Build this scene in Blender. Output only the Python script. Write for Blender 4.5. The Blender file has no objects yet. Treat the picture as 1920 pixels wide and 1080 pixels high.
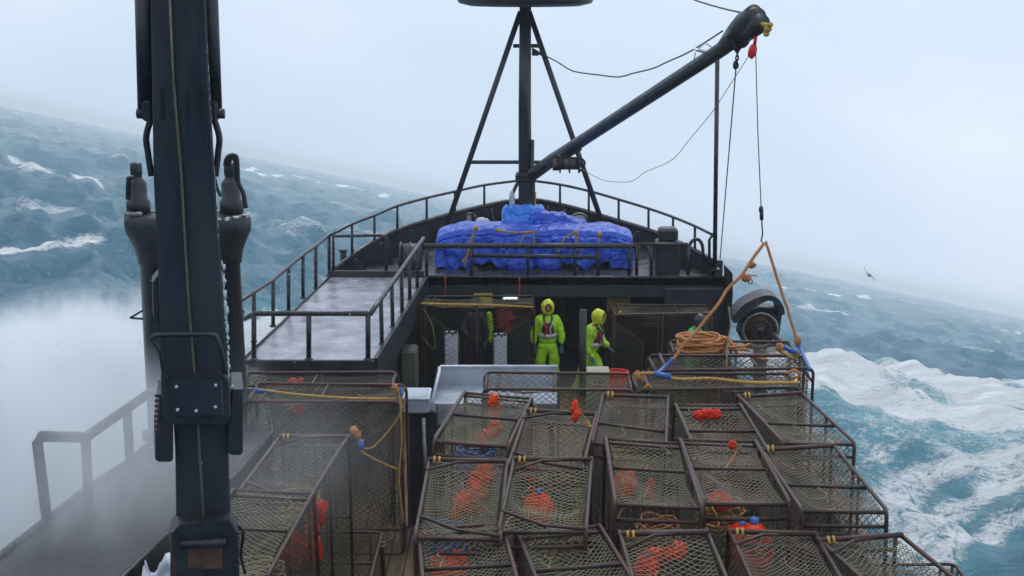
import bpy, math, random
import numpy as np
from mathutils import Vector, Matrix, Quaternion, noise
random.seed(7); rng = np.random.default_rng(7)
R = math.radians
C = bpy.context.scene.collection
S = bpy.context.scene

# ------------------------------------------------------------------ camera
FOC = 2600.0                     # focal length in units of a 1920-wide picture
CAMH = 8.25                      # wheelhouse window above the working deck
cam = bpy.data.cameras.new('Camera'); camo = bpy.data.objects.new('Camera', cam); C.objects.link(camo)
cam.sensor_width = 36; cam.lens = 36 * FOC / 1920; cam.clip_start = .1; cam.clip_end = 6000
camo.location = (0, 0, CAMH); camo.rotation_euler = (R(90 - 12.78), 0, R(0.54))
S.camera = camo
CM = camo.rotation_euler.to_matrix(); CO = Vector((0, 0, CAMH))
def ray(px, py): return CM @ Vector(((px - 960) / FOC, (540 - py) / FOC, -1))
def P(px, py, Y=None, z=None, X=None):
    d = ray(px, py)
    if Y is not None: t = Y / d.y
    elif z is not None: t = (z - CAMH) / d.z
    else: t = X / d.x
    return CO + d * t

# sea horizon line in the photograph -> the sea plane, tilted because the boat rolls and pitches
n = ray(1920, 589).cross(ray(0, 190)).normalized()
if n.z < 0: n = -n
SEAH = 9.4
fy = (Vector((0, 1, 0)) - n * n.y).normalized(); fx = fy.cross(n).normalized()
SEAM = Matrix((fx, fy, n)).transposed().to_4x4(); SEAM.translation = CO - n * SEAH

# ------------------------------------------------------------------ world, sun
w = bpy.data.worlds.new('World'); S.world = w; w.use_nodes = True
nt = w.node_tree; nt.nodes.clear()
def N(nt, t, **k):
    a = nt.nodes.new(t)
    for x, y in k.items():
        if x.startswith('i_'):
            key = x[2:]; key = int(key) if key.isdigit() else key.replace('_', ' ')
            a.inputs[key].default_value = y
        else: setattr(a, x, y)
    return a
out = N(nt, 'ShaderNodeOutputWorld'); bg = N(nt, 'ShaderNodeBackground'); bg.inputs['Strength'].default_value = .1
sky = N(nt, 'ShaderNodeTexSky', sky_type='NISHITA', sun_disc=False, sun_elevation=R(50), sun_rotation=R(200), air_density=1.5, dust_density=4, ozone_density=1.5)
tc = N(nt, 'ShaderNodeTexCoord')
mp = N(nt, 'ShaderNodeMapping'); mp.inputs['Rotation'].default_value = SEAM.to_3x3().inverted().to_euler()
nt.links.new(tc.outputs['Generated'], mp.inputs[0]); nt.links.new(mp.outputs[0], sky.inputs[0])
nz = N(nt, 'ShaderNodeTexNoise', i_Scale=2.2, i_Detail=5.0, i_Roughness=.5)
mp2 = N(nt, 'ShaderNodeMapping'); mp2.inputs['Scale'].default_value = (1, 1, 2.4)
nt.links.new(mp.outputs[0], mp2.inputs[0]); nt.links.new(mp2.outputs[0], nz.inputs[0])
cr = N(nt, 'ShaderNodeValToRGB'); e = cr.color_ramp.elements
e[0].position = .34; e[0].color = (5.7, 6.9, 8.5, 1); e[1].position = .66; e[1].color = (7.2, 8.2, 9.5, 1)
nt.links.new(nz.outputs[0], cr.inputs[0])
mx = N(nt, 'ShaderNodeMix', data_type='RGBA', i_0=.94)
nt.links.new(sky.outputs[0], mx.inputs[6]); nt.links.new(cr.outputs[0], mx.inputs[7])
nt.links.new(mx.outputs[2], bg.inputs[0]); nt.links.new(bg.outputs[0], out.inputs[0])
sun = bpy.data.lights.new('Sun', 'SUN'); sun.energy = 1.1; sun.angle = R(25); sun.color = (1, .97, .93)
so = bpy.data.objects.new('Sun', sun); C.objects.link(so); so.rotation_euler = (R(38), R(8), R(160)); so.location = (0, 0, 60)
S.view_settings.view_transform = 'Standard'; S.view_settings.look = 'None'; S.view_settings.exposure = 0.2; S.view_settings.gamma = 1
S.cycles.volume_step_rate = 1.2; S.cycles.volume_max_steps = 160; S.cycles.volume_bounces = 5

# ------------------------------------------------------------------ materials
def mat(name, col, rough=.5, metal=0, col2=None, nscale=6, bump=0, bscale=30, spec=None, lo=.35, hi=.65, rnd=0, rough2=None, coat=0, stretch=None, rust=0, bdist=.02):
    m = bpy.data.materials.new(name); m.use_nodes = True; t = m.node_tree; b = t.nodes['Principled BSDF']
    b.inputs['Base Color'].default_value = (*col, 1); b.inputs['Roughness'].default_value = rough; b.inputs['Metallic'].default_value = metal
    if spec is not None: b.inputs['Specular IOR Level'].default_value = spec
    if coat: b.inputs['Coat Weight'].default_value = coat; b.inputs['Coat Roughness'].default_value = .12
    g = N(t, 'ShaderNodeNewGeometry'); src = g.outputs['Position']
    if stretch:
        mpp = N(t, 'ShaderNodeMapping'); mpp.inputs['Scale'].default_value = stretch; t.links.new(src, mpp.inputs[0]); src = mpp.outputs[0]
    base = None
    if col2:
        a = N(t, 'ShaderNodeTexNoise', i_Scale=nscale, i_Detail=6.0, i_Roughness=.62); t.links.new(src, a.inputs[0])
        r = N(t, 'ShaderNodeMapRange'); r.inputs[1].default_value = lo; r.inputs[2].default_value = hi; t.links.new(a.outputs[0], r.inputs[0])
        x = N(t, 'ShaderNodeMix', data_type='RGBA'); x.inputs[6].default_value = (*col, 1); x.inputs[7].default_value = (*col2, 1)
        t.links.new(r.outputs[0], x.inputs[0]); base = x.outputs[2]
        if rough2 is not None:
            q = N(t, 'ShaderNodeMapRange'); q.inputs[3].default_value = rough; q.inputs[4].default_value = rough2
            t.links.new(r.outputs[0], q.inputs[0]); t.links.new(q.outputs[0], b.inputs['Roughness'])
    if rust:
        m3 = N(t, 'ShaderNodeMapping'); m3.inputs['Scale'].default_value = (7, 7, .8); t.links.new(g.outputs['Position'], m3.inputs[0])
        a3 = N(t, 'ShaderNodeTexNoise', i_Scale=1.3, i_Detail=8.0, i_Roughness=.7); t.links.new(m3.outputs[0], a3.inputs[0])
        r3 = N(t, 'ShaderNodeMapRange'); r3.inputs[1].default_value = .68 - rust * .12; r3.inputs[2].default_value = .74 - rust * .06; r3.inputs[4].default_value = .75; t.links.new(a3.outputs[0], r3.inputs[0])
        x3 = N(t, 'ShaderNodeMix', data_type='RGBA'); x3.inputs[7].default_value = (.13, .05, .025, 1); t.links.new(base, x3.inputs[6]); t.links.new(r3.outputs[0], x3.inputs[0])
        a4 = N(t, 'ShaderNodeTexNoise', i_Scale=.55, i_Detail=9.0, i_Roughness=.72); t.links.new(m3.outputs[0], a4.inputs[0])
        r4 = N(t, 'ShaderNodeMapRange'); r4.inputs[1].default_value = .60; r4.inputs[2].default_value = .72; r4.inputs[4].default_value = .5; t.links.new(a4.outputs[0], r4.inputs[0])
        x4 = N(t, 'ShaderNodeMix', data_type='RGBA'); x4.inputs[7].default_value = (.10, .115, .13, 1); t.links.new(x3.outputs[2], x4.inputs[6]); t.links.new(r4.outputs[0], x4.inputs[0]); base = x4.outputs[2]
    if rnd:
        oi = N(t, 'ShaderNodeObjectInfo'); h = N(t, 'ShaderNodeHueSaturation')
        if base: t.links.new(base, h.inputs['Color'])
        else: h.inputs['Color'].default_value = (*col, 1)
        a1 = N(t, 'ShaderNodeMapRange'); a1.inputs[3].default_value = 1 - rnd; a1.inputs[4].default_value = 1 + rnd
        t.links.new(oi.outputs['Random'], a1.inputs[0]); t.links.new(a1.outputs[0], h.inputs['Value'])
        a2 = N(t, 'ShaderNodeMapRange'); a2.inputs[3].default_value = .5 - rnd * .12; a2.inputs[4].default_value = .5 + rnd * .12
        ml = N(t, 'ShaderNodeMath', operation='MULTIPLY'); ml.inputs[1].default_value = 7.3
        fr = N(t, 'ShaderNodeMath', operation='FRACT'); t.links.new(oi.outputs['Random'], ml.inputs[0]); t.links.new(ml.outputs[0], fr.inputs[0])
        t.links.new(fr.outputs[0], a2.inputs[0]); t.links.new(a2.outputs[0], h.inputs['Hue'])
        base = h.outputs[0]
    if base: t.links.new(base, b.inputs['Base Color'])
    if bump:
        a = N(t, 'ShaderNodeTexNoise', i_Scale=bscale, i_Detail=4.0); t.links.new(src, a.inputs[0])
        bp = N(t, 'ShaderNodeBump', i_Strength=bump, i_Distance=bdist); t.links.new(a.outputs[0], bp.inputs['Height']); t.links.new(bp.outputs[0], b.inputs['Normal'])
    return m
M = dict(
 black=mat('black_paint', (.012, .015, .022), .32, 0, (.035, .035, .04), 5, .25, 40, rough2=.55, rust=.8),
 rail=mat('rail_paint', (.012, .015, .022), .22, 0, (.045, .036, .034), 9, .15, 60, lo=.45, hi=.7, rough2=.5, rust=.6),
 crane=mat('crane_paint', (.013, .018, .026), .24, 0, (.034, .038, .047), 3, .2, 24, rough2=.45, stretch=(1, 1, .25), rust=.5),
 cranedark=mat('crane_dark_paint', (.008, .011, .018), .3, 0, (.03, .03, .036), 6, .3, 50, rough2=.5, rust=.7),
 wet=mat('wet_deck_plate', (.17, .17, .20), .13, 0, (.40, .40, .46), 2.2, .45, 16, rough2=.34, spec=.8),
 bow=mat('bow_deck_plate', (.03, .035, .045), .2, 0, (.09, .095, .11), 3, .35, 18, rough2=.4),
 bulk=mat('bulkhead_paint', (.012, .016, .026), .4, 0, (.03, .036, .05), 2.5, .2, 20, rust=1.0),
 wood=mat('wet_planks', (.07, .045, .025), .35, 0, (.16, .10, .045), 3, .5, 22, stretch=(3, .4, 1)),
 potsteel=mat('pot_steel', (.024, .017, .017), .34, .2, (.095, .042, .025), 8, .4, 70, rough2=.6, rnd=.25),
 net=mat('pot_netting_shaded', (.045, .055, .03), .7, 0, (.085, .06, .035), 3.5, 0, rnd=.3),  # side nets coloured dark so the pot interiors look shaded
 topnet_lit=mat('pot_top_netting_lit', (.15, .15, .105), .7, 0, (.19, .14, .09), 3.0, 0, rnd=.3),  # same net in a brighter colour, as if lit from above
 netb=mat('brown_netting', (.10, .055, .03), .7, 0, (.06, .055, .04), 2.5, 0, rnd=.2),
 net2=mat('tunnel_netting_shaded', (.05, .06, .04), .7, 0, (.08, .08, .055), 5),  # darkened too, interior shade put into the colour
 orange=mat('orange_buoy', (.95, .085, .012), .38, 0, (.72, .04, .01), 14, .7, 26, lo=.5, hi=.75, bdist=.03, spec=.15),
 redor=mat('red_plastic', (.85, .05, .02), .4, 0, (.6, .03, .015), 12, .5, 26, spec=.15),
 yrope=mat('yellow_rope', (.62, .36, .05), .65, 0, (.40, .20, .04), 18, .8, 90),
 orope=mat('orange_rope', (.62, .21, .05), .65, 0, (.42, .2, .07), 18, .8, 90),
 tan=mat('tan_rope', (.42, .3, .17), .75, 0, (.28, .17, .09), 12, .8, 90),
 sleeve=mat('blue_sleeve', (.02, .10, .34), .4, 0, (.03, .14, .42), 9),
 tarp=mat('blue_tarp', (.010, .055, .46), .33, 0, (.016, .095, .62), 4, 1.0, 4.5, rough2=.26, bdist=.12),
 tarp2=mat('light_blue_tarp', (.02, .17, .72), .36, 0, (.05, .25, .8), 4, 1.0, 5, rough2=.3, bdist=.1),
 white=mat('white_plastic', (.6, .63, .68), .35, 0, (.42, .45, .5), 3, .1, 20),
  carton=mat('damp_carton', (.34, .35, .24), .6, 0, (.26, .25, .17), 6),
 alu=mat('wet_grey_plate', (.46, .49, .54), .25, .1, (.32, .35, .40), 3, .15, 20),
 wire=mat('wire_rope', (.09, .085, .075), .5, .5, (.16, .13, .09), 14),
 cable=mat('boom_cable', (.13, .10, .065), .45, .3, (.2, .16, .1), 14),
 hose=mat('black_hose', (.01, .01, .013), .3),
 ice=mat('ice', (.75, .8, .85), .3, 0, (.5, .56, .62), 30, .6, 60),
 hiviz=mat('yellow_green_oilskin', (.46, .82, .015), .34, 0, (.28, .55, .012), 5, 1.0, 9, rough2=.5, lo=.45, hi=.75, bdist=.06),
 hood=mat('yellow_hood', (.72, .72, .02), .4, 0, (.55, .55, .02), 8, .4, 20),
 darkskin=mat('skin', (.35, .19, .13), .5),
 vest=mat('dark_vest', (.03, .022, .028), .5, 0, (.12, .02, .02), 9),
 reflect=mat('grey_strap', (.5, .5, .48), .4),
 glove=mat('blue_glove', (.03, .10, .2), .45),
 boot=mat('boot_rubber', (.02, .02, .02), .3),
 green=mat('green_oilskin', (.03, .35, .10), .45, 0, (.02, .22, .06), 6),
 red=mat('hook_red', (.75, .02, .015), .35),
 bsteel=mat('bare_steel', (.3, .31, .32), .35, .7, (.16, .13, .11), 16),
 rust=mat('rusty_steel', (.16, .075, .045), .6, .2, (.06, .035, .03), 9, .4, 50),
 tanbox=mat('tan_panel', (.30, .19, .07), .6, 0, (.2, .12, .04), 5),
 lock=mat('dull_panel', (.12, .12, .10), .6, 0, (.07, .07, .06), 5),
 yel=mat('yellow_paint', (.55, .42, .05), .5, 0, (.4, .28, .04), 7),
 bird=mat('feather', (.32, .33, .35), .7, 0, (.14, .14, .15), 9),
 glass=mat('lamp_glass', (.55, .6, .62), .15),
)
lamp_m = bpy.data.materials.new('tube_glow'); lamp_m.use_nodes = True
_b = lamp_m.node_tree.nodes['Principled BSDF']; _b.inputs['Emission Color'].default_value = (.85, .95, 1, 1); _b.inputs['Emission Strength'].default_value = .8

# ------------------------------------------------------------------ mesh builder
class MB:
    def __init__(s): s.v = []; s.f = []; s.sm = []
    def add(s, vs, fs, smooth=False):
        o = len(s.v); s.v.extend([tuple(v) for v in vs]); s.f.extend([tuple(i + o for i in f) for f in fs]); s.sm.extend([smooth] * len(fs)); return s
    def box(s, c, d, rot=None, bev=.0):
        x, y, z = [k / 2 for k in d]; b = min(bev, x * .9, y * .9, z * .9); rot = rot or Matrix.Identity(3); c = Vector(c)
        if b <= 0:
            vs = [(i, j, k) for k in (-z, z) for j in (-y, y) for i in (-x, x)]
            fs = [(0, 2, 3, 1), (4, 5, 7, 6), (0, 1, 5, 4), (2, 6, 7, 3), (0, 4, 6, 2), (1, 3, 7, 5)]
        else:
            ring = lambda xx, yy, zz: [(-xx, -yy + b, zz), (-xx + b, -yy, zz), (xx - b, -yy, zz), (xx, -yy + b, zz), (xx, yy - b, zz), (xx - b, yy, zz), (-xx + b, yy, zz), (-xx, yy - b, zz)]
            r0 = ring(x - b, y - b, -z) if x > b * 1.6 and y > b * 1.6 else ring(x, y, -z)
            vs = r0 + ring(x, y, -z + b) + ring(x, y, z - b) + ([(p[0], p[1], z) for p in r0])
            fs = [tuple(range(7, -1, -1)), tuple(range(24, 32))]
            for l in range(3):
                for i in range(8): fs.append((l * 8 + i, l * 8 + (i + 1) % 8, l * 8 + 8 + (i + 1) % 8, l * 8 + 8 + i))
        return s.add([c + rot @ Vector(v) for v in vs], fs)
    def prism(s, poly, a, b):            # poly of 3-D points extruded by the vector b-a
        d = Vector(b) - Vector(a); n_ = len(poly); vs = [Vector(p) for p in poly] + [Vector(p) + d for p in poly]
        fs = [tuple(range(n_ - 1, -1, -1)), tuple(range(n_, 2 * n_))] + [(i, (i + 1) % n_, n_ + (i + 1) % n_, n_ + i) for i in range(n_)]
        return s.add(vs, fs)
    def tube(s, pts, r, k=8, closed=False, caps=True, smooth=True):
        pts = [Vector(p) for p in pts]; m = len(pts); rs = r if isinstance(r, (list, tuple)) else [r] * m
        vs = []; fs = []; up = None
        for i, p in enumerate(pts):
            a = pts[(i - 1) % m] if (closed or i > 0) else p; b = pts[(i + 1) % m] if (closed or i < m - 1) else p
            t = (b - a)
            if t.length < 1e-9: t = Vector((0, 0, 1))
            t.normalize()
            if up is None:
                up = Vector((0, 0, 1)) if abs(t.z) < .9 else Vector((1, 0, 0))
            u = t.cross(up)
            if u.length < 1e-5: u = t.cross(Vector((1, .2, 0)))
            u.normalize(); v = u.cross(t).normalized(); up = v
            for j in range(k):
                q = 2 * math.pi * j / k; vs.append(p + (u * math.cos(q) + v * math.sin(q)) * rs[i])
        for i in range(m if closed else m - 1):
            i2 = (i + 1) % m
            for j in range(k): fs.append((i * k + j, i * k + (j + 1) % k, i2 * k + (j + 1) % k, i2 * k + j))
        if caps and not closed: fs.append(tuple(range(k - 1, -1, -1))); fs.append(tuple((m - 1) * k + j for j in range(k)))
        return s.add(vs, fs, smooth)
    def ball(s, c, rad, rot=None, nu=14, nv=9, lump=0, seed=0, lsc=2.2):
        c = Vector(c); rad = rad if isinstance(rad, (list, tuple)) else (rad,) * 3; rot = rot or Matrix.Identity(3); vs = []; fs = []
        for i in range(nv + 1):
            th = math.pi * i / nv
            for j in range(nu):
                q = 2 * math.pi * j / nu; d = Vector((math.sin(th) * math.cos(q), math.sin(th) * math.sin(q), math.cos(th)))
                k = 1 + (lump * noise.noise(d * lsc + Vector((seed, seed * 1.7, 0))) if lump else 0)
                vs.append(c + rot @ Vector((d.x * rad[0] * k, d.y * rad[1] * k, d.z * rad[2] * k)))
        for i in range(nv):
            for j in range(nu): fs.append((i * nu + j, (i + 1) * nu + j, (i + 1) * nu + (j + 1) % nu, i * nu + (j + 1) % nu))
        return s.add(vs, fs, True)
    def build(s, name, m, parent=None, **k):
        me = bpy.data.meshes.new(name); me.from_pydata(s.v, [], s.f); me.validate(); me.update()
        if len(me.polygons) == len(s.sm): me.polygons.foreach_set('use_smooth', s.sm)
        me.materials.append(M[m] if isinstance(m, str) else m)
        o = bpy.data.objects.new(name, me); C.objects.link(o)
        if parent:
            o.parent = parent
            if k.pop('world', True): o.matrix_parent_inverse = parent_inv(parent)
        k.pop('world', None)
        for a, b in k.items(): o[a] = b
        return o
def mw(o):
    m = Matrix.LocRotScale(o.location, o.rotation_euler, o.scale)
    return (mw(o.parent) @ o.matrix_parent_inverse @ m) if o.parent else m
def parent_inv(p): return mw(p).inverted()
def thing(name, label, cat, loc=(0, 0, 0), group=None, rz=0):
    o = bpy.data.objects.new(name, None); C.objects.link(o); o.location = loc; o.rotation_euler = (0, 0, rz); o.empty_display_size = .2
    o['label'] = label; o['category'] = cat
    if group: o['group'] = group
    return o
def catenary(a, b, sag, k=16, wob=0, seed=0):
    a = Vector(a); b = Vector(b); r = []
    for i in range(k + 1):
        t = i / k; p = a.lerp(b, t); p.z -= sag * 4 * t * (1 - t)
        if wob: p += Vector((noise.noise(Vector((t * 7, seed, 0))), noise.noise(Vector((t * 7, seed, 5))), noise.noise(Vector((t * 7, seed, 9))))) * wob * math.sin(math.pi * t) ** .5
        r.append(p)
    return r
def smooth_path(pts, k=6):
    pts = [Vector(p) for p in pts]; r = []
    for i in range(len(pts) - 1):
        p0 = pts[max(i - 1, 0)]; p1 = pts[i]; p2 = pts[i + 1]; p3 = pts[min(i + 2, len(pts) - 1)]
        for j in range(k):
            t = j / k; r.append(.5 * ((2 * p1) + (-p0 + p2) * t + (2 * p0 - 5 * p1 + 4 * p2 - p3) * t * t + (-p0 + 3 * p1 - 3 * p2 + p3) * t ** 3))
    r.append(pts[-1]); return r

# ------------------------------------------------------------------ sea
ww = []
for i in range(46):
    L = 4.5 * (110 / 4.5) ** (i / 45.0); a = math.radians(200 + random.gauss(0, 38)); k = 2 * math.pi / L
    ww.append((k * math.cos(a), k * math.sin(a), random.uniform(0, 6.28), .0125 * L ** .86, L))
CR0 = np.array([16., 75.]); CRD = np.array([15., 8.]) / 17.0; CRN = np.array([-8., 15.]) / 17.0
SM = [(2 * math.pi / L_ * math.cos(q_), 2 * math.pi / L_ * math.sin(q_), random.uniform(0, 6)) for L_, q_ in ((11, .3), (8.5, 1.4), (6.8, 2.3), (5.5, .9), (4.4, 2.9), (3.6, 1.9), (3.1, .1))]
def seah(x, y, fade=True):
    x = np.asarray(x, float); y = np.asarray(y, float); h = np.zeros_like(x); r = np.hypot(x, y)
    for kx, ky, ph, am, L in ww:
        q = np.sin(kx * x + ky * y + ph + .6 * np.sin(ky * x * .31 - kx * y * .27))
        s_ = 1 - np.abs(q); a_ = am * (np.clip((L / np.maximum(r * .012, .01) - 1) / 2, 0, 1))
        h = h + a_ * ((2.0 * s_ ** 1.5 - .75) if L < 40 else q * 1.1)
    h = h * np.clip((r - 8) / 30, .25, 1)
    dx = x - CR0[0]; dy = y - CR0[1]; d = dx * CRN[0] + dy * CRN[1]; u = dx * CRD[0] + dy * CRD[1]
    d = d + 2.5 * np.sin(u * .11) + 1.0 * np.sin(u * .33 + 1)
    pr = np.where(d < 0, np.exp(-(d / 24.) ** 2), np.exp(-(d / 10.) ** 2))
    h = h + 4.9 * pr * np.clip((u + 45) / 30, 0, 1) * np.clip((150 - u) / 80, 0, 1) * (1 + .06 * np.sin(u * .21))
    rp = np.zeros_like(h)
    for kx, ky, ph in SM: rp = rp + (1 - np.abs(np.sin(kx * x + ky * y + ph + 1.3 * np.sin(.5 * ky * x - .4 * kx * y)))) ** 2 / np.hypot(kx, ky)
    return h + rp * .035 * np.clip(pr * 1.2, .12, 1) * np.clip((150 - r) / 60, 0, 1)
INV = SEAM.inverted()
def SEA(px, py):
    py = max(py, 190 + .208 * px + 14)
    return SEA_(px, py)
def SEA_(px, py):                       # where the line of sight through a point of the photograph meets the waves (sea coordinates)
    d = INV.to_3x3() @ ray(px, py); t = np.geomspace(12, 1800, 2500); X = d.x * t; Y = d.y * t; Z = SEAH + d.z * t
    k = np.argmax(Z < seah(X, Y)); return np.array([X[k], Y[k]])
ang = np.radians(np.concatenate([np.linspace(-180, -40, 50)[:-1], np.linspace(-40, -23, 50)[:-1], np.linspace(-23, 24, 520), np.linspace(24, 60, 70)[1:], np.linspace(60, 180, 40)[1:-1]]))
rad = np.geomspace(7, 2600, 440); A, RR = np.meshgrid(ang, rad); SX = RR * np.sin(A); SY = RR * np.cos(A); SZ = seah(SX, SY)
V = np.stack([SX, SY, SZ], -1).reshape(-1, 3); na = len(ang); nr = len(rad)
V = np.vstack([V, [[0, 0, -.3]]]); ci = len(V) - 1
I, J = np.meshgrid(np.arange(nr - 1), np.arange(na), indexing='ij'); J2 = (J + 1) % na
F = np.stack([I * na + J, I * na + J2, (I + 1) * na + J2, (I + 1) * na + J], -1).reshape(-1, 4)
faces = F.tolist() + [(ci, (j + 1) % na, j) for j in range(na)]
me = bpy.data.meshes.new('water'); me.from_pydata(V.tolist(), [], [tuple(f[::-1]) for f in faces]); me.update()
me.polygons.foreach_set('use_smooth', [True] * len(me.polygons))
def seg_d(x, y, a, b):
    ab = b - a; t = np.clip(((x - a[0]) * ab[0] + (y - a[1]) * ab[1]) / (ab @ ab), 0, 1); return np.hypot(x - a[0] - ab[0] * t, y - a[1] - ab[1] * t)
foam = np.zeros(len(V)); aer = np.zeros(len(V)); vx, vy = V[:, 0], V[:, 1]; vr = np.hypot(vx, vy)
def band(pts, wid, amt, awid=None, aamt=0):
    global foam, aer
    q = [SEA(*p) for p in pts]; d = np.full(len(V), 1e9)
    for a, b in zip(q[:-1], q[1:]): d = np.minimum(d, seg_d(vx, vy, a, b))
    foam = np.maximum(foam, amt * np.exp(-(d / wid) ** 2))
    if awid: aer = np.maximum(aer, aamt * np.exp(-(d / awid) ** 2))
band([(1500, 662), (1600, 675), (1700, 690), (1800, 708), (1930, 725)], 3.0, .86, 8, 1.0)
band([(1500, 705), (1580, 735), (1700, 775), (1800, 780), (1940, 795)], 3.0, .80, 9, 1.0)
band([(1700, 700), (1860, 745), (1960, 760)], 2.6, .74, 8, 1.0)
band([(1500, 690), (1570, 700)], 4.0, 1.0, 6, .9)
band([(1530, 860), (1590, 895), (1650, 860), (1720, 815)], 1.2, .5, 4, .45)
band([(1660, 960), (1720, 900), (1820, 870), (1930, 850)], 1.7, .62, 4, .6)
band([(1690, 1040), (1780, 970), (1870, 920), (1930, 900)], 1.4, .64, 4, .5)
band([(1740, 1075), (1800, 1000), (1890, 965), (1940, 960)], 1.0, .6, 3, .45)
band([(1640, 900), (1690, 960)], 0.8, .5)
band([(1850, 870), (1930, 890)], 1.8, .6, 4, .5)
band([(465, 318), (560, 330), (640, 350), (720, 368)], 5, .85, 10, .5)
band([(440, 310), (480, 316)], 3, .9)
band([(1470, 540), (1560, 552), (1620, 556)], 6, .75)
band([(1500, 575), (1580, 585)], 4, .6); band([(1880, 620), (1910, 622)], 2.5, .7)
band([(0, 470), (80, 460), (160, 448)], 2.2, .7); band([(150, 330), (185, 345)], 2.2, .75); band([(30, 300), (70, 312)], 4, .6); band([(40, 385), (110, 392)], 2.5, .55)
band([(600, 520), (760, 505)], 2.0, .5); band([(470, 400), (560, 440)], 3, .45)
band([(0, 640), (120, 640), (250, 640)], 4, 1.1, 9, 1); band([(0, 720), (260, 720)], 4, 1.15, 7, 1)
band([(0, 850), (260, 800)], 4, 1.15, 7, 1); band([(440, 640), (470, 620), (520, 600)], 1.8, .8, 3, .6); band([(0, 960), (100, 960), (200, 1000)], 4, 1.1, 7, 1)
hz = V[:, 2]; base = np.clip((hz - 1.0) / 3.0, 0, .42); foam = np.maximum(foam, base * np.clip(vr / 60, 0, 1))
for nm, arr in (('foam', foam), ('aerated', aer)):
    at = me.attributes.new(nm, 'FLOAT', 'POINT'); at.data.foreach_set('value', arr.astype(np.float32))
m = bpy.data.materials.new('sea_water'); m.use_nodes = True; t = m.node_tree; b = t.nodes['Principled BSDF']
tc = N(t, 'ShaderNodeTexCoord'); L = t.links.new
fa = N(t, 'ShaderNodeAttribute', attribute_name='foam'); aa = N(t, 'ShaderNodeAttribute', attribute_name='aerated')
def noi(sc, det=6, rg=.6, dist=0, vec=None):
    a = N(t, 'ShaderNodeTexNoise', i_Scale=sc, i_Detail=float(det), i_Roughness=rg, i_Distortion=dist); L(vec or tc.outputs['Object'], a.inputs[0]); return a.outputs[0]
def mth(op, a, b_=None, c=None, clamp=False):
    x = N(t, 'ShaderNodeMath', operation=op, use_clamp=clamp)
    for i, q in enumerate((a, b_, c)):
        if q is None: continue
        if isinstance(q, (int, float)): x.inputs[i].default_value = q
        else: L(q, x.inputs[i])
    return x.outputs[0]
n1 = noi(.22, 9, .66, .8); n2 = noi(2.6, 7, .7, .4)
rid = mth('SUBTRACT', 1.0, mth('MULTIPLY', mth('ABSOLUTE', mth('SUBTRACT', noi(1.0, 8, .66, 1.2), .5)), 5.0))      # lace: thin ridges
rid2 = mth('SUBTRACT', 1.0, mth('MULTIPLY', mth('ABSOLUTE', mth('SUBTRACT', noi(3.2, 6, .66, .8), .5)), 4.5))
pat = mth('ADD', mth('MULTIPLY', n1, .55), mth('ADD', mth('MULTIPLY', n2, .35), mth('ADD', mth('MULTIPLY', mth('MAXIMUM', rid, 0.), .20), mth('MULTIPLY', mth('MAXIMUM', rid2, 0.), .13))))
fo = mth('MULTIPLY', mth('SUBTRACT', mth('ADD', mth('MULTIPLY', fa.outputs['Fac'], .80), pat), 1.03), 6.5, clamp=True)
deep = N(t, 'ShaderNodeMix', data_type='RGBA'); deep.inputs[6].default_value = (.025, .14, .22, 1); deep.inputs[7].default_value = (.06, .25, .35, 1); L(n1, deep.inputs[0])
aerm = N(t, 'ShaderNodeMix', data_type='RGBA'); aerm.inputs[7].default_value = (.26, .58, .66, 1); L(deep.outputs[2], aerm.inputs[6]); L(mth('MULTIPLY', aa.outputs['Fac'], mth('MULTIPLY', mth('SUBTRACT', n1, .16), 2.4, clamp=True), clamp=True), aerm.inputs[0])
fm = N(t, 'ShaderNodeMix', data_type='RGBA'); fm.inputs[7].default_value = (.95, .97, .98, 1); L(aerm.outputs[2], fm.inputs[6]); L(fo, fm.inputs[0]); L(fm.outputs[2], b.inputs['Base Color'])
L(mth('ADD', mth('MULTIPLY', fo, .5), .2), b.inputs['Roughness']); b.inputs['IOR'].default_value = 1.33
stp = N(t, 'ShaderNodeMapping'); stp.inputs['Scale'].default_value = (1, 1.9, 1); stp.inputs['Rotation'].default_value = (0, 0, R(-15)); L(tc.outputs['Object'], stp.inputs[0])
hgt = mth('ADD', mth('MULTIPLY', noi(.35, 9, .68, .5, stp.outputs[0]), 2.0), mth('MULTIPLY', noi(2.6, 5, .62, .3, stp.outputs[0]), .22))
hgt = mth('ADD', hgt, mth('MULTIPLY', fo, .10))
bp = N(t, 'ShaderNodeBump', i_Strength=.9, i_Distance=.9); L(hgt, bp.inputs['Height']); L(bp.outputs[0], b.inputs['Normal'])
me.materials.append(m); wo = bpy.data.objects.new('water', me); C.objects.link(wo); wo.matrix_world = SEAM; wo['kind'] = 'structure'

# air full of spray
mb = MB(); mb.box((0, 0, 3.5), (5600, 5600, 27)); 
hm = bpy.data.materials.new('haze'); hm.use_nodes = True; t = hm.node_tree; t.nodes.clear()
o_ = N(t, 'ShaderNodeOutputMaterial'); pv = N(t, 'ShaderNodeVolumePrincipled'); pv.inputs['Color'].default_value = (.97, .99, 1, 1); pv.inputs['Density'].default_value = .0007; pv.inputs['Anisotropy'].default_value = .2
t.links.new(pv.outputs[0], o_.inputs['Volume'])
hz_o = mb.build('haze', hm); hz_o.matrix_world = SEAM; hz_o['kind'] = 'stuff'; hz_o['label'] = 'pale blue spray haze over the sea'

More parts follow.
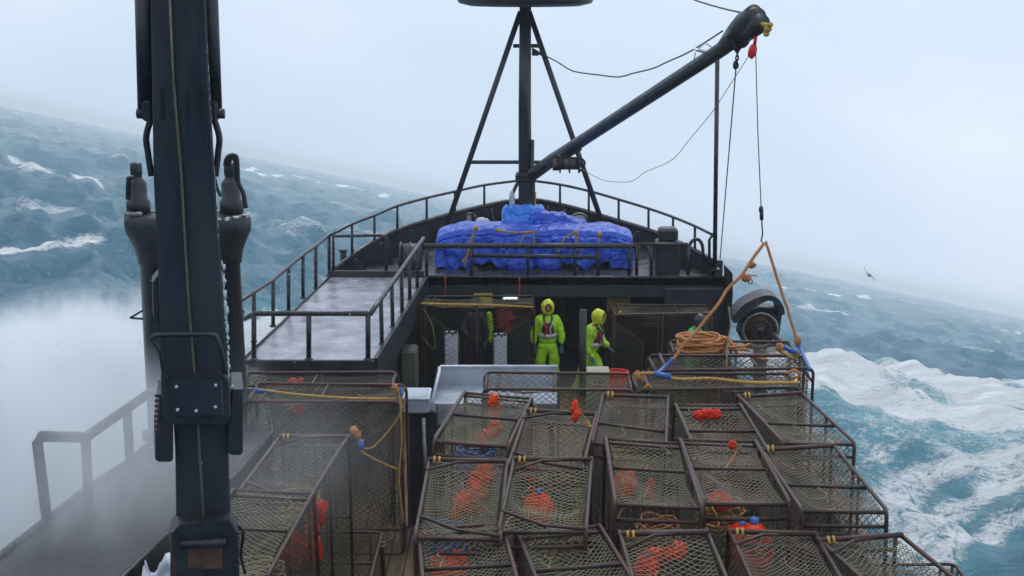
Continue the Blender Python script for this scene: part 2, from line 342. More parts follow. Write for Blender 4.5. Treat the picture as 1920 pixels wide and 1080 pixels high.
# ================================================================== THE SHIP: decks and hull
FZ = 2.2                         # forecastle deck and port walkway
YF = P(1000, 520, z=FZ).y        # aft edge of the forecastle
WY = P(600, 675, z=FZ).y         # aft edge of the walkway
wl = [P(452, 676, z=FZ), P(512, 611, z=FZ), P(568, 556, z=FZ), P(620, 514, z=FZ)]
WXO = P(455, 675, z=FZ).x; WXI = P(697, 675, z=FZ).x; WXO2 = P(620, 515, z=FZ).x; WXI2 = P(795, 520, z=FZ).x
XR = P(1350, 505, z=FZ).x
DKZ = .30
# bow plan: bulwark cap points in plan, with the height of the cap
def capz(y): return 2.38 + .62 * ((y - YF) / (33.2 - YF)) ** 1.3 if y > YF else 2.38
cap_px_L = [(620, 512), (680, 468), (745, 433), (837, 405), (898, 390), (940, 381), (972, 377)]
cap_px_R = [(1008, 377), (1050, 385), (1093, 396), (1167, 418), (1230, 438), (1297, 468), (1338, 492)]
Ys_L = [YF + .1, 28.6, 29.8, 31.3, 32.3, 32.9, 33.2]; Ys_R = [33.2, 32.9, 32.4, 31.2, 30.2, 28.8, YF + .1]
CAP = [P(x, y, Y=Y) for (x, y), Y in zip(cap_px_L, Ys_L)] + [P(x, y, Y=Y) for (x, y), Y in zip(cap_px_R, Ys_R)]
CAPS = smooth_path(CAP, 4)

# working deck (structure) : planks over steel
mb = MB()
mb.box((-.6, 17.5, 0.0), (9.0, 26, .16))
mb.build('deck', 'bulk')['kind'] = 'structure'
mb = MB(); x = -3.6
for i in range(38):
    mb.box((x + i * .23, 15.6, .19), (.222, 20.5, .22 + random.uniform(0, .012)), bev=.008)
o = mb.build('plank_deck', 'wood'); o['kind'] = 'structure'
mb = MB(); mb.prism([(WXO, WY, FZ - .12), (WXI, WY, FZ - .12), (WXI2, YF, FZ - .12), (WXO2, YF, FZ - .12)], (0, 0, 0), (0, 0, .12))
# walkway
wk = thing('walkway', 'raised wet grey steel walkway on the port side inside black railings', 'walkway', (WXI, WY, 0))
mb.build('deck_plate', 'wet', wk)
mb = MB(); mb.box(((WXO + WXI) / 2, WY - .035, FZ - .19), (WXI - WXO + .1, .07, .40), bev=.01)
mb.build('front_fascia', 'black', wk)
mb = MB(); mb.prism([(WXI + .02, WY, FZ - .5), (WXI + .02, WY, FZ + .03), (WXI2 + .02, YF, FZ + .03), (WXI2 + .02, YF, FZ - .5)], (0, 0, 0), (.07, 0, 0))
mb.build('inner_fascia', 'bulk', wk)
mb = MB(); mb.prism([(WXI - .15, WY + .2, .08), (WXI - .15, WY + .2, FZ - .14), (WXI2 - .15, YF, FZ - .14), (WXI2 - .15, YF, .08)], (0, 0, 0), (.06, 0, 0))
mb.build('house_side', 'bulk', wk)
mb = MB(); mb.tube([(WXO + .02, WY, FZ + .02), (WXO2 + .02, YF, FZ + .02)], .022, 6); mb.build('deck_edge', 'rail', wk)
# patches on inner wall: lockers
mb = MB(); mb.box((WXI + .30, WY + 3.6, .8), (.3, .55, 1.25), bev=.03); o = mb.build('deck_locker', 'lock'); o['label'] = 'narrow dull tan locker standing under the walkway beside the sorting table'; o['category'] = 'locker'

# forecastle
fc = thing('forecastle', 'black raised bow deck house with open work space below', 'deck house', (0, YF, 0))
outl = [Vector((c.x * .985, c.y - .04, FZ - .16)) for c in CAPS]; outl[0].y = YF; outl[-1].y = YF
outl = [Vector((WXO2, YF, FZ - .16))] + outl[1:-1] + [Vector((XR, YF, FZ - .16))]
mb = MB(); mb.prism(outl, (0, 0, 0), (0, 0, .16)); mb.build('bow_deck', 'bow', fc)
mb = MB()
L0 = len(CAPS); vs = []; fs = []
for c in CAPS:
    o2 = Vector((c.x * 1.012, c.y + .03, 0)); i2 = Vector((c.x * .992, c.y - .02, 0)); z0 = -6; 
    vs += [(o2.x * .9, o2.y - .5, z0), (o2.x, o2.y, c.z), (i2.x, i2.y, c.z), (i2.x, i2.y, FZ - .02)]
for i in range(L0 - 1):
    for k in range(3): a = i * 4 + k; fs.append((a, a + 1, a + 5, a + 4))
mb.add(vs, fs); mb.build('bulwark', 'black', fc)
mb = MB(); mb.tube([c + Vector((0, 0, .02)) for c in CAPS], .055, 8); mb.build('bulwark_cap', 'rail', fc)
# bulwark frames (stiffeners)
for i in range(3, L0 - 3, 3):
    c = CAPS[i]; d = (Vector((0, 30.2, 0)) - Vector((c.x, c.y, 0))).normalized()
    q = Vector((c.x, c.y, 0)) * .99; s_ = Vector((-d.y, d.x, 0)) * .02
    mb = MB(); mb.prism([q + Vector((0, 0, FZ)) - s_, q + Vector((0, 0, c.z - .02)) - s_, q + d * .08 + Vector((0, 0, c.z - .02)) - s_, q + d * .32 + Vector((0, 0, FZ)) - s_], (0, 0, 0), s_ * 2); mb.build('bulwark_stiffener', 'bulk', fc)
hl = CAPS  # mooring openings
for px, py, yy in ((879, 409, 31.9), (1086, 409, 31.9)):
    c = P(px, py, Y=yy); mb = MB(); ring = [c + Vector((.17 * math.cos(a) * (1), 0, .11 * math.sin(a))) for a in np.linspace(0, 2 * math.pi, 20, endpoint=False)]
    mb.tube(ring, .03, 6, closed=True); o = mb.build('fairlead', 'bsteel', fc)
    mb = MB(); mb.prism([r for r in ring], (0, .0, 0), (0, .02, 0)); mb.build('fairlead_plate', 'glass', fc)
# underside and fascia
mb = MB(); mb.box(((WXI2 + XR) / 2, YF + .03, FZ - .21), (XR - WXI2, .06, .42), bev=.015)
mb.build('fascia', 'bulk', fc)
mb = MB(); mb.tube([(WXI2 - .02, YF - .03, FZ + .01), (XR, YF - .03, FZ + .01)], .03, 8); mb.build('fascia_edge', 'rail', fc)
mb = MB()   # kerb at the far end of the walkway
mb.box(((WXO2 + WXI2) / 2, YF + .02, FZ + .06), (WXI2 - WXO2, .1, .14), bev=.01); mb.build('kerb', 'black', fc)
BX0 = WXI2 - .3
mb = MB(); mb.box(((BX0 + XR) / 2, 30.2, 1.05), (XR - BX0 + .6, .08, 1.98)); mb.build('back_wall', 'bulk', fc)
mb = MB(); mb.box((BX0, (YF + 30.2) / 2 + .05, 1.05), (.08, 30.2 - YF - .1, 1.98)); mb.build('side_wall', 'bulk', fc)
# starboard cheek: the solid curved hull side right of the opening
pts = []
for t_ in np.linspace(0, 1, 9): pts.append(t_)
mb = MB(); vs = []; fs = []
prof = [(0.0, FZ + .22), (.02, FZ - .2), (.0, 1.4), (-.06, .9), (-.22, .5), (-.4, .1), (-.6, -1.5), (-.8, -3.5), (-.9, -5.5)]
ysx = [(WY + 1.2, -.1), (YF - 2, .0), (YF - .6, .03), (YF, .0), (YF + .3, -.02)]
for yy, dx in ysx[2:]:
    for px_, pz in prof: vs.append((XR + .02 + px_ + dx, yy, pz if yy > YF - 1 else min(pz, 1.25)))
k = len(prof)
for i in range(len(ysx[2:]) - 1):
    for j in range(k - 1): fs.append((i * k + j, i * k + k + j, i * k + k + j + 1, i * k + j + 1))
mb.add(vs, fs, True)
mb.build('hull_cheek', 'black', fc)
mb = MB(); mb.box((XR - .62, YF - .02, 1.0), (1.25, .1, 2.0), bev=.03); mb.build('corner_plate', 'bulk', fc)
# posts holding up the deck
b_ = P(1092, 700, Y=25.7); t_ = thing('stanchion', 'black round stanchion standing in front of the second fisherman', 'post', (b_.x, 25.7, .08)); mb = MB(); mb.tube([(b_.x, 25.7, .08), (b_.x, 25.7, 2.0)], .07, 12); mb.build('shaft', 'black', t_); mb = MB(); mb.box((b_.x, 25.7, .1), (.26, .26, .04), bev=.01); mb.build('foot_plate', 'black', t_)
for px, wd in ((975, .3), (770, .3), (1140, .18)):
    b_ = P(px, 700, Y=YF + .9); mb = MB(); mb.box((b_.x, YF + .9, 1.05), (wd, .14, 1.9), bev=.02); mb.build('post', 'bulk', fc)
# brown arched doorway behind the first fisherman
a0 = P(1022, 700, Y=30.0); mb = MB(); r_ = .52
pth = [(a0.x - r_, 30.05, .1)] + [(a0.x + r_ * math.cos(q), 30.05, 1.55 + .38 * math.sin(q)) for q in np.linspace(math.pi, 0, 12)] + [(a0.x + r_, 30.05, .1)]
mb.tube(pth, .05, 8); mb.build('door_frame', 'rust', fc)
mb = MB(); mb.box((a0.x, 30.14, .95), (.95, .04, 1.7), bev=.02); mb.build('door', 'black', fc)
# red marks hanging from the fascia
for px, y0, y1 in ((835, 518, 555), (974, 520, 558)):
    a = P(px, y0, Y=YF - .08); b_ = P(px, y1, Y=YF - .08); mb = MB(); mb.tube(catenary(a, b_, 0, 6, .02, px), .011, 5)
    o = mb.build('hanging_cord', 'redor'); o['category'] = 'cord'
    o['label'] = 'thin red cord hanging down the black fascia ' + ('above the green net pot' if px < 900 else 'above the white strip lamp')

# main hull: starboard and port plating
hull = thing('hull', 'black steel fishing boat hull and side bulwarks round the working deck', 'hull', (0, 18, -1))
for s_, x0, x1, zt in ((1, 5.0, 3.95, 1.2), (-1, -5.9, WXO, 0)):
    if s_ > 0:
        mb = MB(); top = [(4.6, 6, 1.15), (4.45, 14, 1.1), (4.2, 19, 1.05), (3.95, 23, 1.1), (3.85, YF - .55, 1.15)]
        vs = []; fs = []
        for (a, b_, c) in top: vs += [(a - .5, b_, -7), (a, b_, c), (a - .12, b_, c), (a - .12, b_, 0)]
        for i in range(len(top) - 1):
            for k in range(3): q = i * 4 + k; fs.append((q, q + 4, q + 5, q + 1))
        mb.add(vs, fs); mb.build('bulwark', 'black', hull)
        mb = MB(); mb.tube([(a - .06, b_, c) for a, b_, c in top], .07, 8); mb.build('cap_rail', 'rail', hull)
# port side: high solid side with sloping shelf
E = [P(-40, 1095, z=2.35), P(75, 985, z=2.35), P(165, 915, z=2.3), P(240, 868, z=2.3), P(330, 790, z=2.25), (WXO - .05, WY + .1, FZ - .02)]
E = [Vector(e) for e in E]
E[0] = E[1] + (E[1] - E[2]).normalized() * 9
inn = [e + Vector((1.35, -.15, -.12)) for e in E]; inn[-1] = Vector((WXO + .3, WY - .05, FZ - .1))
vs = []; fs = []
for a, b_ in zip(E, inn): vs += [(a.x - .1, a.y, -7), tuple(a), tuple(b_), (b_.x, b_.y, 0)]
for i in range(len(E) - 1):
    for k in range(3): q = i * 4 + k; fs.append((q, q + 4, q + 5, q + 1))
mb = MB(); mb.add(vs, fs); mb.build('port_bulwark', 'black', hull)
mb = MB(); mb.tube(E, .05, 8); mb.build('cap_rail', 'rail', hull)
mb = MB(); mb.tube([i_ + Vector((0, 0, .01)) for i_ in inn], .035, 8); mb.build('inner_cap', 'rail', hull)
mb = MB(); mb.prism([(WXO, WY, -7), (WXO, WY, FZ - .13), (WXO2, YF, FZ - .13), (WXO2, YF, -7)], (0, 0, 0), (.08, 0, 0)); mb.build('port_plating', 'black', hull)

# ================================================================== rails
def rail(name, label, top, posts, r=.032, pr=.03, extra=()):
    t_ = thing(name, label, 'railing', tuple(Vector(posts[0][1]) if posts else Vector(top[0])))
    mb = MB(); mb.tube(top, r, 8); mb.build('top_rail', 'rail', t_)
    for a, b_ in posts:
        mb = MB(); mb.tube([a, b_], pr, 8); mb.ball(b_, (pr * 1.8, pr * 1.8, pr * .8), nu=8, nv=5); mb.build('post', 'rail', t_)
    for e in extra: mb = MB(); mb.tube(e, r * .8, 8); mb.build('mid_rail', 'rail', t_)
    return t_
def seg_at(pts, f):   # foot at deck px -> top of the rail directly above at given picture height
    return
# port outer rail of walkway
outer = [(512, 611, 525), (541, 583, 500), (568, 558, 478), (592, 540, 461), (617, 516, 441)]
pp = []
for x, yb, yt in outer:
    b_ = P(x, yb, z=FZ); tp = P(x, yt, Y=b_.y); pp.append((tp, b_))
b_ = P(476, 640, z=FZ); tp = P(476, 548, Y=b_.y); pp.insert(0, (tp, b_))
tp0 = pp[0][0] + (pp[0][0] - pp[1][0]) * 1.2
rail('railing', 'black tubular railing along the outer seaward edge of the port walkway', [tp0] + [a for a, _ in pp], pp, .034, .036)
# aft rail + corner + inner rail
ZT = P(690, 586, Y=WY).z
a = P(478, 588, Y=WY); c = P(690, 588, Y=WY); d = P(800, 447, Y=YF)
posts = [(P(x, 588, Y=WY), P(x, 674, Y=WY)) for x in (476, 579, 690)]
rail('railing', 'black tubular railing across the near aft end of the port walkway', [P(452, 600, Y=WY + .15), a, P(579, 588, Y=WY), c], posts, .042, .042)
posts = []
for x, yb in ((714, 645), (733, 613), (749, 585), (764, 562), (778, 540)):
    f_ = (x - 690) / (800 - 690.); f_ = min(1, f_); yy = WY + (YF - WY) * ((P(x, yb, z=FZ).y - WY) / (YF - WY))
    px_ = WXI + (WXI2 - WXI) * (yy - WY) / (YF - WY); u = (yy - WY) / (YF - WY); tp = c.lerp(d, u); posts.append((Vector((px_, yy, tp.z)), Vector((px_, yy, FZ))))
rail('railing', 'black tubular railing along the inner edge of the port walkway above the deck', [Vector((WXI, WY, c.z))] + [a for a, _ in posts] + [Vector((WXI2, YF, d.z))], posts, .042, .036)
# hoop rail across the forward end of the walkway
b0 = P(625, 512, Y=YF + .05); tl = P(625, 443, Y=YF + .05); tr = P(716, 441, Y=YF + .05); br = P(724, 510, Y=YF + .05)
t_ = thing('railing', 'hooped black rail crossing the forward end of the port walkway', 'railing', tuple(b0))
mb = MB(); mb.tube([b0, tl, tr + Vector((-.02, 0, 0)), tr + Vector((.07, 0, -.05)), tr + Vector((.1, 0, -.16)), br], .036, 8); mb.build('hoop', 'rail', t_)
# bow rail
top_px = [(620, 441), (660, 420), (702, 404), (745, 386), (800, 371), (853, 359), (908, 347), (970, 339), (985, 338), (1000, 339), (1050, 346), (1104, 358), (1160, 374), (1216, 391), (1262, 407), (1303, 424), (1336, 440)]
def cap_at(x):
    best = None
    for i in range(len(CAPS) - 1):
        p, q = CAPS[i], CAPS[i + 1]
        def pxx(v):
            l = CM.transposed() @ (v - CO); return 960 + FOC * l.x / -l.z
        a_, b__ = pxx(p), pxx(q)
        if a_ <= x <= b__: return p.lerp(q, (x - a_) / (b__ - a_))
    return CAPS[0] if x < 900 else CAPS[-1]
top = [P(x, y, Y=cap_at(x).y) for x, y in top_px]
ps = []
for x in (660, 702, 745, 800, 853, 908, 1050, 1104, 1160, 1216, 1262, 1303):
    c_ = cap_at(x); i = [q[0] for q in top_px].index(x); ps.append((top[i], c_))
rail('railing', 'long curved black bow railing standing on the forecastle bulwark', smooth_path(top, 3), ps, .032, .028)
# rail at right-hand aft corner of the forecastle, and grey machine rail
a = P(1194, 516, Y=YF + .1); b_ = P(1194, 458, Y=YF + .1); c_ = P(1290, 458, Y=YF + .1); d_ = P(1290, 516, Y=YF + .1)
t_ = thing('railing', 'short black guard rail in front of the grey capped machine housing on the bow', 'railing', tuple(a))
for nm, q in (('top_rail', [b_, c_]), ('post', [a, b_]), ('post', [c_, d_]), ('post', [P(1222, 516, Y=YF + .1), P(1222, 458, Y=YF + .1)])):
    mb = MB(); mb.tube(q, .034, 8); mb.build(nm, 'rail', t_)
a = P(1330, 500, Y=YF + .1); t_ = thing('railing', 'small hooped black rail at the starboard corner of the bow deck', 'railing', tuple(a))
mb = MB(); mb.tube([a, P(1330, 450, Y=YF + .1), P(1334, 443, Y=YF + .1), P(1345, 443, Y=YF + .1)], .03, 8); mb.build('hoop', 'rail', t_)
# port high rail near the camera
e0 = P(88, 962, Y=E[1].y + .1); e1 = P(168, 958, Y=E[1].y + .9); e2 = P(243, 866, Y=E[3].y)
tt = [P(88, 975, Y=e0.y), P(70, 830, Y=e0.y), P(78, 818, Y=e0.y), P(160, 820, Y=e1.y), P(238, 766, Y=e2.y), P(295, 726, Y=17.5), P(380, 655, Y=19.3), P(452, 585, Y=21.2)]
t_ = rail('railing', 'thick black railing on the port bulwark half lost in white spray', tt, [(P(160, 820, Y=e1.y), P(168, 962, Y=e1.y)), (P(238, 768, Y=e2.y), P(244, 868, Y=e2.y)), (P(300, 722, Y=17.5), P(306, 830, Y=17.5))], .062, .06)

# ================================================================== mast, boom, rigging
MY = 30.2
mast = thing('mast', 'tall black tripod mast with round top platform rising from the bow', 'mast', tuple(P(985, 470, Y=MY)))
mt = P(985, 8, Y=MY); mbm = P(985, 470, Y=MY)
mb = MB(); mb.tube([mbm, P(984, 200, Y=MY), mt], [.15, .138, .125], 16); mb.build('pole', 'crane', mast)
for xs, xe, ye in ((976, 822, 470), (992, 1147, 470)):
    mb = MB(); mb.tube([P(xs, 22, Y=MY - .02), P(xe, ye, Y=MY + .3)], .062, 10); mb.build('leg', 'crane', mast)
for x0, x1, y in ((882, 1090, 304), (962, 1014, 86)):
    mb = MB(); mb.tube([P(x0, y, Y=MY + .1), P(x1, y, Y=MY + .1)], .042, 8); mb.build('crossbar', 'crane', mast)
mb = MB(); cp = P(985, 2, Y=MY); rr = 126 / FOC * (MY * 1.0)
ring = lambda r_, z: [(cp.x + r_ * math.cos(q), cp.y + r_ * math.sin(q), cp.z + z) for q in np.linspace(0, 2 * math.pi, 40, endpoint=False)]
R_ = [ring(.2, -.12), ring(rr * .8, -.10), ring(rr * .97, -.04), ring(rr, .04), ring(rr, .16), ring(rr * .97, .16), ring(rr * .95, .0), ring(.1, .0)]
vs = sum(R_, []); fs = [(i * 40 + j, i * 40 + (j + 1) % 40, i * 40 + 40 + (j + 1) % 40, i * 40 + 40 + j) for i in range(7) for j in range(40)]
mb.add(vs, fs); mb.build('top_platform', 'cranedark', mast)
mb = MB(); mb.tube([P(997, 440, Y=MY - .1), P(998, 262, Y=MY - .1)], .045, 8); mb.build('side_pipe', 'cranedark', mast)
mb = MB(); mb.box(P(988, 360, Y=MY - .1), (.36, .36, .7), bev=.04); mb.box(P(986, 332, Y=MY - .12), (.46, .4, .2), bev=.04); mb.build('boom_bracket', 'cranedark', mast)
mb = MB(); mb.tube(smooth_path([P(965, 395, Y=MY - .2), P(958, 375, Y=MY - .3), P(966, 352, Y=MY - .3), P(975, 338, Y=MY - .2), P(980, 345, Y=MY - .2)]), .04, 8); mb.build('hose', 'hose', mast)
mb = MB(); mb.tube([P(1003, 420, Y=MY - .25), P(1004, 360, Y=MY - .25)], .02, 6); mb.build('hose', 'yrope', mast)
mb = MB(); mb.box(P(1004, 100, Y=MY - .1), (.16, .12, .1), bev=.02); mb.tube([P(998, 92, Y=MY), P(1012, 100, Y=MY - .1), P(1022, 106, Y=MY - .1)], .03, 6); mb.build('stay_lug', 'cranedark', mast)

boom = thing('cargo_boom', 'long black boom slanting from the mast out to starboard with a heavy head', 'boom', tuple(P(990, 335, Y=29.9)))
BY0, BY1 = 29.8, 20.4
def BP(x, y):
    f_ = (x - 1000) / 420.0; return P(x, y, Y=1 / ((1 - f_) / BY0 + f_ / BY1))
mb = MB(); mb.tube([BP(1000, 326), BP(1040, 297), BP(1100, 258), BP(1345, 98), BP(1380, 74)], [.14, .135, .12, .115, .11], 14); mb.build('spar', 'crane', boom)
mb = MB()
hd = [BP(1352, 92), BP(1365, 80), BP(1382, 62), BP(1400, 44), BP(1412, 36), BP(1422, 30)]
mb.tube(hd, [.10, .13, .17, .19, .18, .13], 16)
mb.tube([BP(1388, 42), BP(1415, 24)], [.11, .13], 14); mb.tube([BP(1400, 62), BP(1428, 42)], [.13, .14], 14); mb.tube([BP(1375, 62), BP(1392, 76)], .13, 12)
mb.build('boom_head', 'cranedark', boom)
mb = MB(); mb.box(BP(1386, 50), (.5, .3, .1), Matrix.Rotation(R(-38), 3, 'Y'), .03); mb.build('head_plate', 'crane', boom)
mb = MB(); mb.ball(BP(1440, 54), (.06, .05, .05)); mb.tube([BP(1425, 45), BP(1440, 48), BP(1446, 46)], .035, 8); mb.box(BP(1437, 62), (.08, .1, .1), bev=.02); mb.build('hydraulic_fitting', 'yel', boom)
# floodlight on boom
mb = MB(); q = BP(1328, 98); mb.box(q, (.44, .3, .05), Matrix.Rotation(R(12), 3, 'Y'), .02); mb.tube([q + Vector((-.2, 0, .02)), q + Vector((-.05, 0, .14)), q + Vector((.1, 0, .05))], .012, 6); mb.tube([q + Vector((-.2, 0, 0)), q + Vector((-.22, 0, -.14))], .01, 6); mb.build('floodlight', 'glass', boom)
# winch under the boom
wc = thing('winch', 'small black hydraulic winch hanging under the slanting boom near the mast', 'winch', tuple(BP(1068, 305)))
c0 = BP(1066, 306)
mb = MB(); mb.tube([c0 + Vector((-.16, 0, 0)), c0 + Vector((.2, 0, 0))], .13, 14); mb.build('drum', 'wire', wc)
for dx in (-.17, .02, .21):
    mb = MB(); mb.tube([c0 + Vector((dx - .015, 0, 0)), c0 + Vector((dx + .015, 0, 0))], .2, 18); mb.build('drum_flange', 'cranedark', wc)
mb = MB(); mb.tube([c0 + Vector((-.32, 0, -.03)), c0 + Vector((-.17, 0, -.03))], .12, 12); mb.build('motor', 'rust', wc)
mb = MB(); mb.box(c0 + Vector((.02, 0, .22)), (.5, .16, .16), Matrix.Rotation(R(-30), 3, 'Y'), .02); mb.tube(smooth_path([c0 + Vector((.2, -.1, .15)), c0 + Vector((.33, -.1, .02)), c0 + Vector((.2, -.1, -.18))]), .02, 6); mb.build('bracket', 'cranedark', wc)

# crutch pole
pb = P(1340, 508, Y=YF + .1); pt = P(1345, 108, Y=YF + .1)
t_ = thing('pole', 'thin straight black pole standing on the starboard bow corner beneath the boom', 'pole', tuple(pb))
mb = MB(); mb.tube([pb, pt], .045, 10); mb.build('shaft', 'rail', t_); mb = MB(); mb.box(pb + Vector((0, 0, .03)), (.2, .2, .05), bev=.01); mb.build('foot_plate', 'rail', t_)

def wire(name, label, pts, r, m_='wire', cat='cable', g=None):
    mb = MB(); mb.tube(pts, r, 5, smooth=True); o = mb.build(name, m_); o['label'] = label; o['category'] = cat
    if g: o['group'] = g
    return o
wire('stay_cable', 'sagging dark stay cable running from the mast to the underside of the boom head', catenary(P(1022, 104, Y=MY - .1), BP(1355, 58), .55, 24, .06, 3), .014)
wire('stay_cable', 'short dark stay cable rising left from the boom head out of the picture', catenary(P(1180, -60, Y=26), BP(1392, 24), .1, 12), .014)
wire('hoist_line', 'very thin pale line running below the boom from the winch to the boom head', catenary(c0 + Vector((.15, 0, 0)), BP(1408, 98), 1.0, 30, .07, 8), .006, 'tan')
cy = 20.4
# chain and wire to foredeck
ch = thing('chain', 'short black chain under the boom head ending in a thin wire', 'chain', tuple(BP(1382, 84)))
a = BP(1383, 84)
for i in range(6):
    c_ = a + Vector((0, 0, -.055 * i - .03)); mb = MB()
    rg = [c_ + Vector(((.022 * math.cos(q)) if i % 2 else 0, 0 if i % 2 else .022 * math.cos(q), .042 * math.sin(q))) for q in np.linspace(0, 2 * math.pi, 12, endpoint=False)]
    mb.tube(rg, .011, 5, closed=True); mb.build('link', 'cranedark', ch)
mb = MB(); mb.ball(BP(1379, 122), (.04, .04, .07)); mb.ball(BP(1382, 90), (.06, .06, .06)); mb.build('swivel', 'cranedark', ch)
wire('guy_wire', 'thin dark wire from the chain down to the starboard bow corner', [BP(1380, 126), P(1350, 486, Y=YF + .1)], .011)
# hoist
hz_ = thing('red_hook_block', 'small red hook block hanging from the boom head', 'hook block', tuple(P(1412, 80, Y=cy)))
mb = MB(); mb.ball(P(1411, 96, Y=cy), (.065, .05, .11), Matrix.Rotation(R(12), 3, 'Y')); mb.build('block', 'red', hz_)
mb = MB(); mb.tube([P(1417, 68, Y=cy), P(1415, 84, Y=cy)], .025, 8); mb.tube([P(1404, 96, Y=cy), P(1403, 104, Y=cy), P(1410, 110, Y=cy), P(1414, 104, Y=cy)], .012, 6); mb.build('shackle', 'red', hz_)
wire('hoist_cable', 'long thin steel cable hanging from the boom head above the rope bridle', [P(1417, 100, Y=cy), P(1421, 250, Y=cy), P(1427, 388, Y=cy)], .008, 'wire')
hk = thing('cargo_hook', 'dark steel hook and swivel above the knot of the rope bridle', 'hook', tuple(P(1430, 450, Y=cy)))
mb = MB(); mb.ball(P(1427, 393, Y=cy), (.035, .035, .06)); mb.tube([P(1428, 395, Y=cy), P(1428, 412, Y=cy)], .03, 8); mb.build('swivel', 'cranedark', hk)
mb = MB(); mb.tube([P(1428, 410, Y=cy), P(1430, 440, Y=cy), P(1427, 452, Y=cy), P(1433, 458, Y=cy), P(1437, 452, Y=cy)], .012, 6); mb.build('hook', 'cranedark', hk)
# bridle: legs run to the two ends of the pot being lifted
br_ = thing('rope_bridle', 'orange rope bridle hooked to the pot on the starboard edge, with knots', 'rope', tuple(P(1433, 456, Y=cy)))
mb = MB(); mb.tube(catenary(P(1433, 456, Y=cy), P(1243, 695, Y=19.6), .04, 22, .05, 2), .025, 7)
mb.ball(P(1410, 497, Y=cy), (.06, .05, .05), lump=.5); mb.ball(P(1399, 521, Y=cy - .1), (.07, .06, .06), lump=.5, seed=4)
mb.tube(smooth_path([P(1400, 520, Y=cy), P(1412, 516, Y=cy), P(1420, 518, Y=cy)]), .01, 5); mb.tube(smooth_path([P(1400, 524, Y=cy), P(1406, 532, Y=cy), P(1411, 528, Y=cy), P(1406, 520, Y=cy)]), .01, 5)
mb.build('bridle_leg', 'orope', br_)
mb = MB(); mb.tube(catenary(P(1436, 454, Y=cy), P(1497, 645, Y=19.9), .0, 14, .015, 5), .022, 7); mb.ball(P(1496, 640, Y=19.9), (.05, .05, .08), lump=.4); mb.build('bridle_leg', 'orope', br_)
mb = MB(); mb.tube(smooth_path([P(1366, 575, Y=cy), P(1370, 610, Y=cy - .1), P(1364, 640, Y=cy - .2), P(1362, 690, Y=cy - .4)]), .013, 6); mb.build('loose_tail', 'tan', br_)
mb = MB(); mb.tube(smooth_path([P(1498, 648, Y=19.9), P(1508, 670, Y=19.6), P(1519, 694, Y=19.3)]), .029, 8); mb.build('sleeve', 'sleeve', br_)
mb = MB(); mb.tube(smooth_path([P(1262, 672, Y=19.6), P(1245, 690, Y=19.5), P(1228, 702, Y=19.3)]), .029, 8); mb.build('sleeve', 'sleeve', br_)

# ================================================================== tarp-covered winch
def tarp_mesh(x0, x1, y0, y1, zb, zt, mat_, label, drop_front, seed, name='tarpaulin', bulge=.25, parent=None, slope=0):
    nu, nv = 90, 46; vs = []; fs = []
    # v runs from the bottom of the front, up, over the top, down the back
    Lf, Lt, Lb = zt - zb, y1 - y0, zt - zb; tot = Lf + Lt + Lb
    for i in range(nu + 1):
        u = i / nu; x = x0 + (x1 - x0) * u; k = noise.noise(Vector((u * 3.1, seed, 0))); k2 = noise.noise(Vector((u * 8, seed, 4)))
        endf = min(1, min(u, 1 - u) * 9) ** .5
        ztt = zb + (zt - zb) * (.72 + .28 * endf) + .10 * k + .05 * k2 - slope * u; zbb = zb + drop_front(u)
        for j in range(nv + 1):
            s_ = j / nv * tot
            if s_ < Lf: y = y0 - .0; z = zbb + (ztt - zbb) * s_ / Lf; w_ = s_ / Lf; bl = (1 - w_) * .1
            elif s_ < Lf + Lt: t2 = (s_ - Lf) / Lt; y = y0 + Lt * t2; z = ztt + .08 * math.sin(math.pi * t2); bl = 0
            else: t2 = (s_ - Lf - Lt) / Lb; y = y1; z = ztt + (zb - ztt) * t2; bl = 0
            # round the corner
            cx = min(abs(s_ - Lf), abs(s_ - Lf - Lt)); rd = max(0, .16 - cx)
            z -= rd * .55
            if s_ < Lf + Lt / 2: y += rd * .5
            else: y -= rd * .5
            p = Vector((x * 2.1, s_ * 1.3, seed)); f1 = noise.ridged_multi_fractal(p, .9, 2.1, 4, 1, 2) if False else noise.fractal(p, .8, 2.2, 4)
            crease = abs(noise.noise(Vector((x * 3.3 + s_ * 1.4, s_ * .8, seed + 3)))) ** .7 + .5 * abs(noise.noise(Vector((x * 7 - s_ * 3, s_ * 2, seed + 9))))
            crease = crease * (1 if s_ < Lf else .45); dd = .05 * f1 * (1 if s_ < Lf else .5) - bulge * .36 * crease
            if s_ < Lf: y -= dd * (1.0); y -= bl * (1 + 2 * noise.noise(Vector((x * 2.3, 0, seed))))
            elif s_ < Lf + Lt: z += dd * .8
            else: y += dd
            vs.append((x + .05 * f1, y, z))
    for i in range(nu):
        for j in range(nv): a = i * (nv + 1) + j; fs.append((a, a + nv + 1, a + nv + 2, a + 1))
    # end caps
    for i, fl in ((0, 0), (nu, 1)):
        row = [i * (nv + 1) + j for j in range(nv + 1)]; fs.append(tuple(row if not fl else row[::-1]))
    mb = MB(); mb.add(vs, fs, False); o = mb.build(name, mat_, parent)
    if label: o['label'] = label; o['category'] = 'tarpaulin'
    return o
TY = YF + .75
xa = P(817, 480, Y=TY).x; xb = P(1188, 480, Y=TY).x; tz1 = P(985, 440, Y=TY).z; tz0 = FZ + .02
def df(u):
    if u < .17: return .0 + .05 * math.sin(u * 60)
    if u > .88: return .02
    return .1 + .06 * math.sin(u * 31) + .04 * math.sin(u * 73)
tarp_mesh(xa, xb, TY, TY + 1.35, tz0, tz1 + .06, 'tarp', 'big creased royal blue tarpaulin lashed over deck machinery in front of the mast', df, 11, bulge=.28)
x2, x3 = P(942, 400, Y=TY + .9).x, P(1062, 400, Y=TY + .9).x
